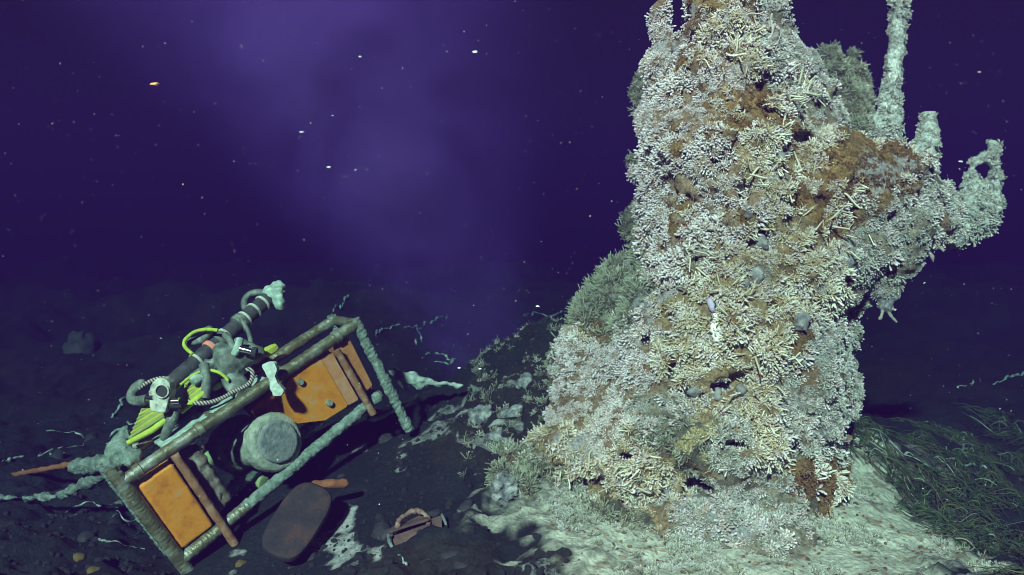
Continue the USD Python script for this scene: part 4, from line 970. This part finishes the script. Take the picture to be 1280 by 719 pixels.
plate('body_plate', [(488, 669, 4.55), (552, 644, 4.62), (553, 680, 4.5), (503, 704, 4.42)], 'bracket_rust', br, bo)
world_tube('curled_lip', [(497, 664, 4.52), (499, 652, 4.56), (507, 644, 4.6), (518, 639, 4.62), (528, 641, 4.62), (535, 648, 4.6), (535, 656, 4.56)], 0.012, 'lip_rust', br, bo, 50, 8, 0.030)
world_tube('crust_edge', [(486, 668, 4.49), (487, 678, 4.5), (492, 686, 4.47), (503, 703, 4.42)], 0.009, 'crust_grey', br, bo, 20, 6, 0.012)
world_tube('crust_edge', [(527, 681, 4.42), (538, 684, 4.42), (548, 681, 4.43), (552, 678, 4.44), (557, 683, 4.43)], 0.006, 'mint_crust', br, bo, 20, 6, 0.006)
world_tube('crust_edge', [(552, 642, 4.63), (556, 652, 4.6), (558, 664, 4.57), (553, 668, 4.55)], 0.008, 'crust_grey', br, bo, 20, 6, 0.012)

# pale strands of mat and cable on the dark seabed
M('strand_teal', {'g': ('geometry', {}), 'n': ('noise_texture', {'scale': 16.0, 'detail': 4.0}), 'r': ('rgb_ramp', {'ramp': [(0.35, (0.05, 0.07, 0.065)), (0.68, (0.40, 0.52, 0.48))]}), 'p': ('principled_bsdf', {'roughness': 0.9})}, [('g.position', 'n.vector'), ('n.fac', 'r.fac'), ('r.color', 'p.base_color')])
strands = [
    ([(80, 640), (100, 634), (125, 633), (150, 645), (172, 650)], 2.0, 'long pale teal strand curving towards the frame\'s lower left corner'),
    ([(112, 668), (122, 675), (135, 680), (160, 684), (180, 688)], 1.5, 'pale teal strand on the slope below the long curved one'),
    ([(2, 578), (16, 576), (32, 571)], 2.6, 'short pale teal strand at the left, furthest out'),
    ([(70, 562), (90, 560), (100, 541), (60, 540)], 1.3, 'faint teal strand on the dark seabed left of the yellow pad'),
    ([(138, 528), (146, 518), (152, 507), (163, 499), (168, 496)], 2.6, 'pale teal strand rising behind the yellow pad'),
    ([(135, 548), (150, 540), (158, 530)], 1.8, 'pale teal scrap beside the yellow pad'),
    ([(68, 587), (78, 584), (88, 586)], 4.0, 'pale teal scrap above the crusted rods'),
    ([(48, 565), (60, 566), (72, 572)], 1.6, 'thin pale scrap left of the crusted stub'),
    ([(1200, 492), (1206, 485), (1214, 482), (1218, 477), (1226, 480)], 2.2, 'crinkled teal strand on the far seabed at the right'),
    ([(1242, 481), (1255, 476), (1268, 470), (1290, 463)], 2.2, 'straight teal strand running out of the frame at the right'),
    ([(1196, 545), (1200, 552), (1203, 562)], 3.0, 'bright teal scrap right of the worm strands'),
    ([(1105, 556), (1120, 562), (1130, 572), (1145, 574), (1152, 580)], 2.0, 'pale looping strand at the edge of the green worm mat'),
    ([(1160, 570), (1185, 578), (1210, 583), (1228, 588), (1244, 598)], 2.0, 'pale strand crossing the green worm mat'),
    ([(1150, 585), (1165, 585), (1176, 580)], 2.0, 'short pale strand beside the crossing one'),
    ([(495, 700), (510, 712)], 1.5, 'thin pale scrap below the bracket'),
    ([(414, 395), (428, 384), (434, 370)], 2.0, 'dim blue strand on the far seabed behind the frame'),
    ([(505, 410), (530, 405), (560, 396)], 2.0, 'dim blue strand in the far distance right of the frame'),
    ([(520, 408), (522, 415), (518, 432)], 2.0, 'dim blue upright scrap in the far distance'),
    ([(535, 443), (545, 442), (556, 445), (540, 455)], 3.0, 'dim teal scrap behind the crusted float'),
    ([(655, 396), (680, 394), (702, 390)], 1.5, 'dim line on the far seabed left of the chimney'),
    ([(470, 420), (485, 412), (500, 405)], 2.0, 'dim blue strand just right of the frame\'s top corner'),
]
for q, r, label in strands:
    pts_ = np.array([on_ground(*c) for c in q])
    d = project(pts_)[1].mean()
    path = smooth_path(pts_, 40) if len(pts_) > 2 else np.linspace(pts_[0], pts_[1], 40)
    path[:, :2] += (np.stack([fbm(path * 9, 3, s) for s in (801, 802)], 1) - 0.5) * 0.10
    path[:, 2] = ground(path[:, 0], path[:, 1]) + 0.006
    rr = 0.75 * r * d / FOC * np.clip(3.2 * fbm(path * 16, 3, 805) - 0.9, 0.12, 1.4)
    v, f = tube(path, rr, 6)
    tag(obj('pale_strand', crusty((v, f), 0.012, 40, 9), 'strand_teal', None, True), label, 'strand')

# rocks
mottled('rubble_dark', [(0.3, (0.008, 0.010, 0.011)), (0.6, (0.022, 0.026, 0.027)), (0.8, (0.08, 0.09, 0.09))], scale=2.0, bump=0.9)
def stone(seed):
    q = np.random.default_rng(seed)
    m = trimesh.creation.icosphere(2)
    v = np.array(m.vertices)
    return v * q.uniform(0.6, 1.2, 3) * (0.75 + 0.6 * fbm(v * 1.6 + seed, 3, seed))[:, None], np.array(m.faces)
rp = np.stack([g.uniform(-3.4, 0.5, 9000), g.uniform(3.8, 9.5, 9000)], 1)
r3 = np.column_stack([rp, np.zeros(len(rp))])
rp = rp[(pale(rp[:, 0], rp[:, 1]) < 0.3) & (fbm(r3 * 2.0, 3, 551) + 0.25 * g.random(len(rp)) > 0.60)]
m = len(rp)
instancer('rubble', [(stone(s_), 'rubble_dark') for s_ in (1, 2, 3, 4)], np.column_stack([rp, ground(rp[:, 0], rp[:, 1])]), quat_from(g.normal(size=(m, 3)), g.random(m) * 6.28), 0.004 + 0.020 * g.random(m) ** 4, g.integers(0, 4, m), 'fine dark basalt rubble strewn over the seabed', 'rubble')
mottled('rock_dark', [(0.3, (0.012, 0.013, 0.015)), (0.6, (0.030, 0.032, 0.034)), (0.78, (0.09, 0.10, 0.10))], scale=6, bump=0.9, bump_dist=0.02)
mottled('rock_white', [(0.35, (0.04, 0.045, 0.05)), (0.5, (0.20, 0.21, 0.22)), (0.68, (0.50, 0.51, 0.51))], scale=14, detail=9, bump=1.0, bump_dist=0.02)
c = on_ground(632, 618)
lump('white_rock', [[(c + [0, 0, 0.0], 0.085), (c + [0.02, 0.03, 0.05], 0.07)]], 'rock_white', 'white crusted boulder at the left foot of the chimney', 'rock', disp=((12, 0.05), (34, 0.03)), seed=8)
for i, (px, py, r, lb) in enumerate([(600, 523, 14, 'pale crusted rock at the top left of the chimney\'s flank'), (638, 520, 13, 'pale crusted rock right of the topmost one on the flank'), (655, 480, 9, 'small pale rock high on the flank'), (618, 545, 8, 'small pale rock midway down the flank'), (690, 458, 7, 'white scrap of rock near the bush shoulder')]):
    c = on_ground(px, py); d = project(c[None])[1][0]
    lump('pale_rock', [[(c, r * d / FOC), (c + [0.03, 0.02, 0.03], r * .7 * d / FOC)]], 'rock_white', lb, 'rock', disp=((13, 0.05), (34, 0.03)), seed=10 + i)
for i in range(22):
    px, py = random.uniform(-20, 620), random.uniform(520, 735)
    if i > 17:
        px, py = random.uniform(1150, 1290), random.uniform(470, 640)
    c = on_ground(px, py)
    if project(c[None])[1][0] > 9: continue
    r = random.uniform(0.025, 0.06)
    lump('basalt_rock', [[(c - [0, 0, r * .35], r), (c + [random.gauss(0, r), random.gauss(0, r * .6), -r * .4], r * .8)]], 'rock_dark', 'small black basalt lump half buried in the dark seabed', 'rock', 'basalt lumps on the dark seabed', h=0.02, k=0.05, disp=((9, 0.05), (26, 0.025)), seed=20 + i)
mottled('rock_dim', [(0.3, (0.02, 0.022, 0.024)), (0.7, (0.06, 0.065, 0.065))], scale=4)
c = P(100, 445, 12.5)
lump('distant_boulder', [[(np.array([c[0], c[1], c[2] - .12]), 0.30), (np.array([c[0] + .05, c[1], c[2] + .12]), 0.20)]], 'rock_dim', 'dim rounded boulder far off at the left', 'rock', h=0.04, disp=((4, 0.14), (12, 0.06)), seed=77)
mottled('sponge_yellow', [(0.3, (0.05, 0.036, 0.010)), (0.7, (0.12, 0.085, 0.02))], scale=20)
for q, lb in (((97, 697), 'dull yellow sponge patch on the dark seabed near the lower left'), ((116, 714), 'small yellow sponge patch beside the larger one'), ((300, 706), 'ochre sponge tuft under the frame\'s lower end')):
    c = on_ground(*q)
    lump('sponge', [[(c, 0.028), (c + [0.02, 0.01, 0], 0.022)]], 'sponge_yellow', lb, 'sponge', h=0.007, disp=((25, 0.012),), seed=40)

# ------------------------------------------------------------------ drifting flakes
M('flake', {'o': ('object_info', {}), 'r': ('rgb_ramp', {'ramp': [(0, (0.55, 0.40, 0.28)), (0.35, (0.60, 0.58, 0.56)), (1, (0.85, 0.85, 0.85))]}), 'p': ('principled_bsdf', {'roughness': 0.7})}, [('o.random', 'r.fac'), ('r.color', 'p.base_color')])
M('flake_amber', {'p': ('principled_bsdf', {'roughness': 0.6, 'base_color': (0.70, 0.38, 0.12)})})
def flake(seed):
    q = np.random.default_rng(seed)
    m = trimesh.creation.icosphere(1)
    return np.array(m.vertices) * [1, 0.55, 0.4] + q.normal(size=(len(m.vertices), 3)) * 0.16, np.array(m.faces)
nF = 2600
dd = 1.6 + 6.4 * g.random(nF) ** 0.8
pp = np.array([P(x, y, d) for x, y, d in zip(g.uniform(-260, 1540, nF), g.uniform(-200, 640, nF), dd)])
good = pp[:, 2] > ground(pp[:, 0], pp[:, 1]) + 0.1
good &= pp[:, 2] < 3.8
pp = pp[good]; dd = dd[good]; m = len(pp)
size = dd / FOC * (0.26 + 0.6 * g.random(m) ** 4)
instancer('marine_snow', [(flake(1), 'flake'), (flake(2), 'flake'), (flake(3), 'flake')], pp, quat_from(g.normal(size=(m, 3)), g.random(m) * 6.28), np.column_stack([size * g.uniform(1, 2.2, m), size, size]), g.integers(0, 3, m), 'tiny pale specks of marine snow drifting in the water', 'marine snow')
for px, py, r, look, lb in ((193, 105, 4.5, 'flake_amber', 'amber flake drifting at the upper left, the only coloured one'), (377, 165, 2.4, 'flake', 'white flake drifting left of centre above the boom'), (411, 209, 2.2, 'flake', 'white flake just below and right of the one above the boom'), (594, 65, 2.8, 'flake', 'bright white flake high in the middle'), (450, 71, 1.6, 'flake', 'small white flake high left of the bright one'),
                         (1201, 202, 2.2, 'flake', 'white flake between the short and crescent spires'), (1224, 90, 1.8, 'flake', 'small white flake right of the tall thin spire'), (672, 383, 2.0, 'flake', 'white flake left of the olive bush'), (574, 460, 1.8, 'flake', 'white flake just above the rope tail'), (600, 461, 1.6, 'flake', 'white flake above the stake')):
    d = 3.6
    x = obj('drifting_flake', flake(int(px)), look)
    s = r * d / FOC
    UsdGeom.Xformable(x).AddTransformOp().Set(Gf.Matrix4d(s * 1.2, 0, 0, 0, 0, s, 0, 0, 0, 0, s, 0, *map(float, P(px, py, d)), 1))
    tag(x, lb, 'flake')

# ------------------------------------------------------------------ smoke drifting up from behind the mound
foot, top = P(622, 492, 9.0), P(215, -330, 9.6)
ax = top - foot
# local frame: origin at the foot, z up; the axis leans by (kx, ky) per metre of height; radius grows with height
kx, ky, HT = ax[0] / ax[2], ax[1] / ax[2], 5.15 - foot[2]
zs = np.linspace(0, HT, 24)
rad = lambda z: 0.45 + 0.68 * z
ringv = [np.stack([kx * z + rad(z) * np.cos(a), ky * z + rad(z) * np.sin(a), z]) for z in zs for a in np.linspace(0, 2 * np.pi, 28, endpoint=False)]
ringv = np.array(ringv); ns = 28
i, j = np.meshgrid(np.arange(len(zs) - 1), np.arange(ns), indexing='ij')
q0, q1 = (i * ns + j).ravel(), (i * ns + (j + 1) % ns).ravel()
vv = np.vstack([ringv, [0, 0, 0], [kx * HT, ky * HT, HT]])
sidx = np.arange(ns); e = (len(zs) - 1) * ns
ff = np.vstack([np.stack([q0, q1, q1 + ns], 1), np.stack([q0, q1 + ns, q0 + ns], 1), np.stack([np.full(ns, len(vv) - 2), (sidx + 1) % ns, sidx], 1), np.stack([np.full(ns, len(vv) - 1), e + sidx, e + (sidx + 1) % ns], 1)])
nodes = {'g': ('texture_coordinate', {}), 's': ('separate_xyz', {}),
         'cx': ('math', {'math_type': 'multiply', 'value2': kx}), 'cy': ('math', {'math_type': 'multiply', 'value2': ky}), 'dx': ('math', {'math_type': 'subtract'}), 'dy': ('math', {'math_type': 'subtract'}),
         'x2': ('math', {'math_type': 'multiply'}), 'y2': ('math', {'math_type': 'multiply'}), 'r2': ('math', {'math_type': 'add'}),
         'R': ('math', {'math_type': 'multiply_add', 'value2': 0.68, 'value3': 0.45}), 'R2': ('math', {'math_type': 'multiply'}), 'q': ('math', {'math_type': 'divide'}),
         'f': ('math', {'math_type': 'subtract', 'value1': 1.0, 'use_clamp': True}), 'f2': ('math', {'math_type': 'power', 'value2': 2.2}),
         'n': ('noise_texture', {'scale': 0.8, 'detail': 4.0, 'roughness': 0.55, 'distortion': 1.2}), 'nm': ('map_range', {'from_min': 0.38, 'from_max': 0.64, 'to_min': 0.12, 'to_max': 1.25, 'clamp': True}),
         'd': ('math', {'math_type': 'multiply'}), 'dR': ('math', {'math_type': 'divide'}), 'fa': ('math', {'math_type': 'divide', 'value2': 1.0}), 'd2': ('math', {'math_type': 'multiply', 'value2': 0.62}),
         'v': ('principled_volume', {'color': (0.27, 0.12, 0.96), 'absorption_color': (0.9, 0.9, 0.9)})}
links = [('g.object', 's.vector'), ('s.z', 'cx.value1'), ('s.z', 'cy.value1'), ('s.x', 'dx.value1'), ('cx.value', 'dx.value2'), ('s.y', 'dy.value1'), ('cy.value', 'dy.value2'), ('dx.value', 'x2.value1'), ('dx.value', 'x2.value2'), ('dy.value', 'y2.value1'), ('dy.value', 'y2.value2'),
         ('x2.value', 'r2.value1'), ('y2.value', 'r2.value2'), ('s.z', 'R.value1'), ('R.value', 'R2.value1'), ('R.value', 'R2.value2'), ('r2.value', 'q.value1'), ('R2.value', 'q.value2'), ('q.value', 'f.value2'), ('f.value', 'f2.value1'),
         ('g.object', 'n.vector'), ('n.fac', 'nm.value'), ('f2.value', 'd.value1'), ('nm.result', 'd.value2'), ('d.value', 'dR.value1'), ('R.value', 'dR.value2'), ('dR.value', 'd2.value1'), ('d2.value', 'v.density')]
nodes.pop('fa')
usdkit.material(stage, '/World/Looks/smoke', nodes, links, volume='v.volume')
sm = obj('vent_smoke', (vv, ff), 'smoke')
UsdGeom.Xformable(sm).AddTranslateOp().Set(Gf.Vec3d(*map(float, foot)))
tag(sm, 'faint violet smoke plume drifting up from behind the mound', 'smoke', None, 'stuff')
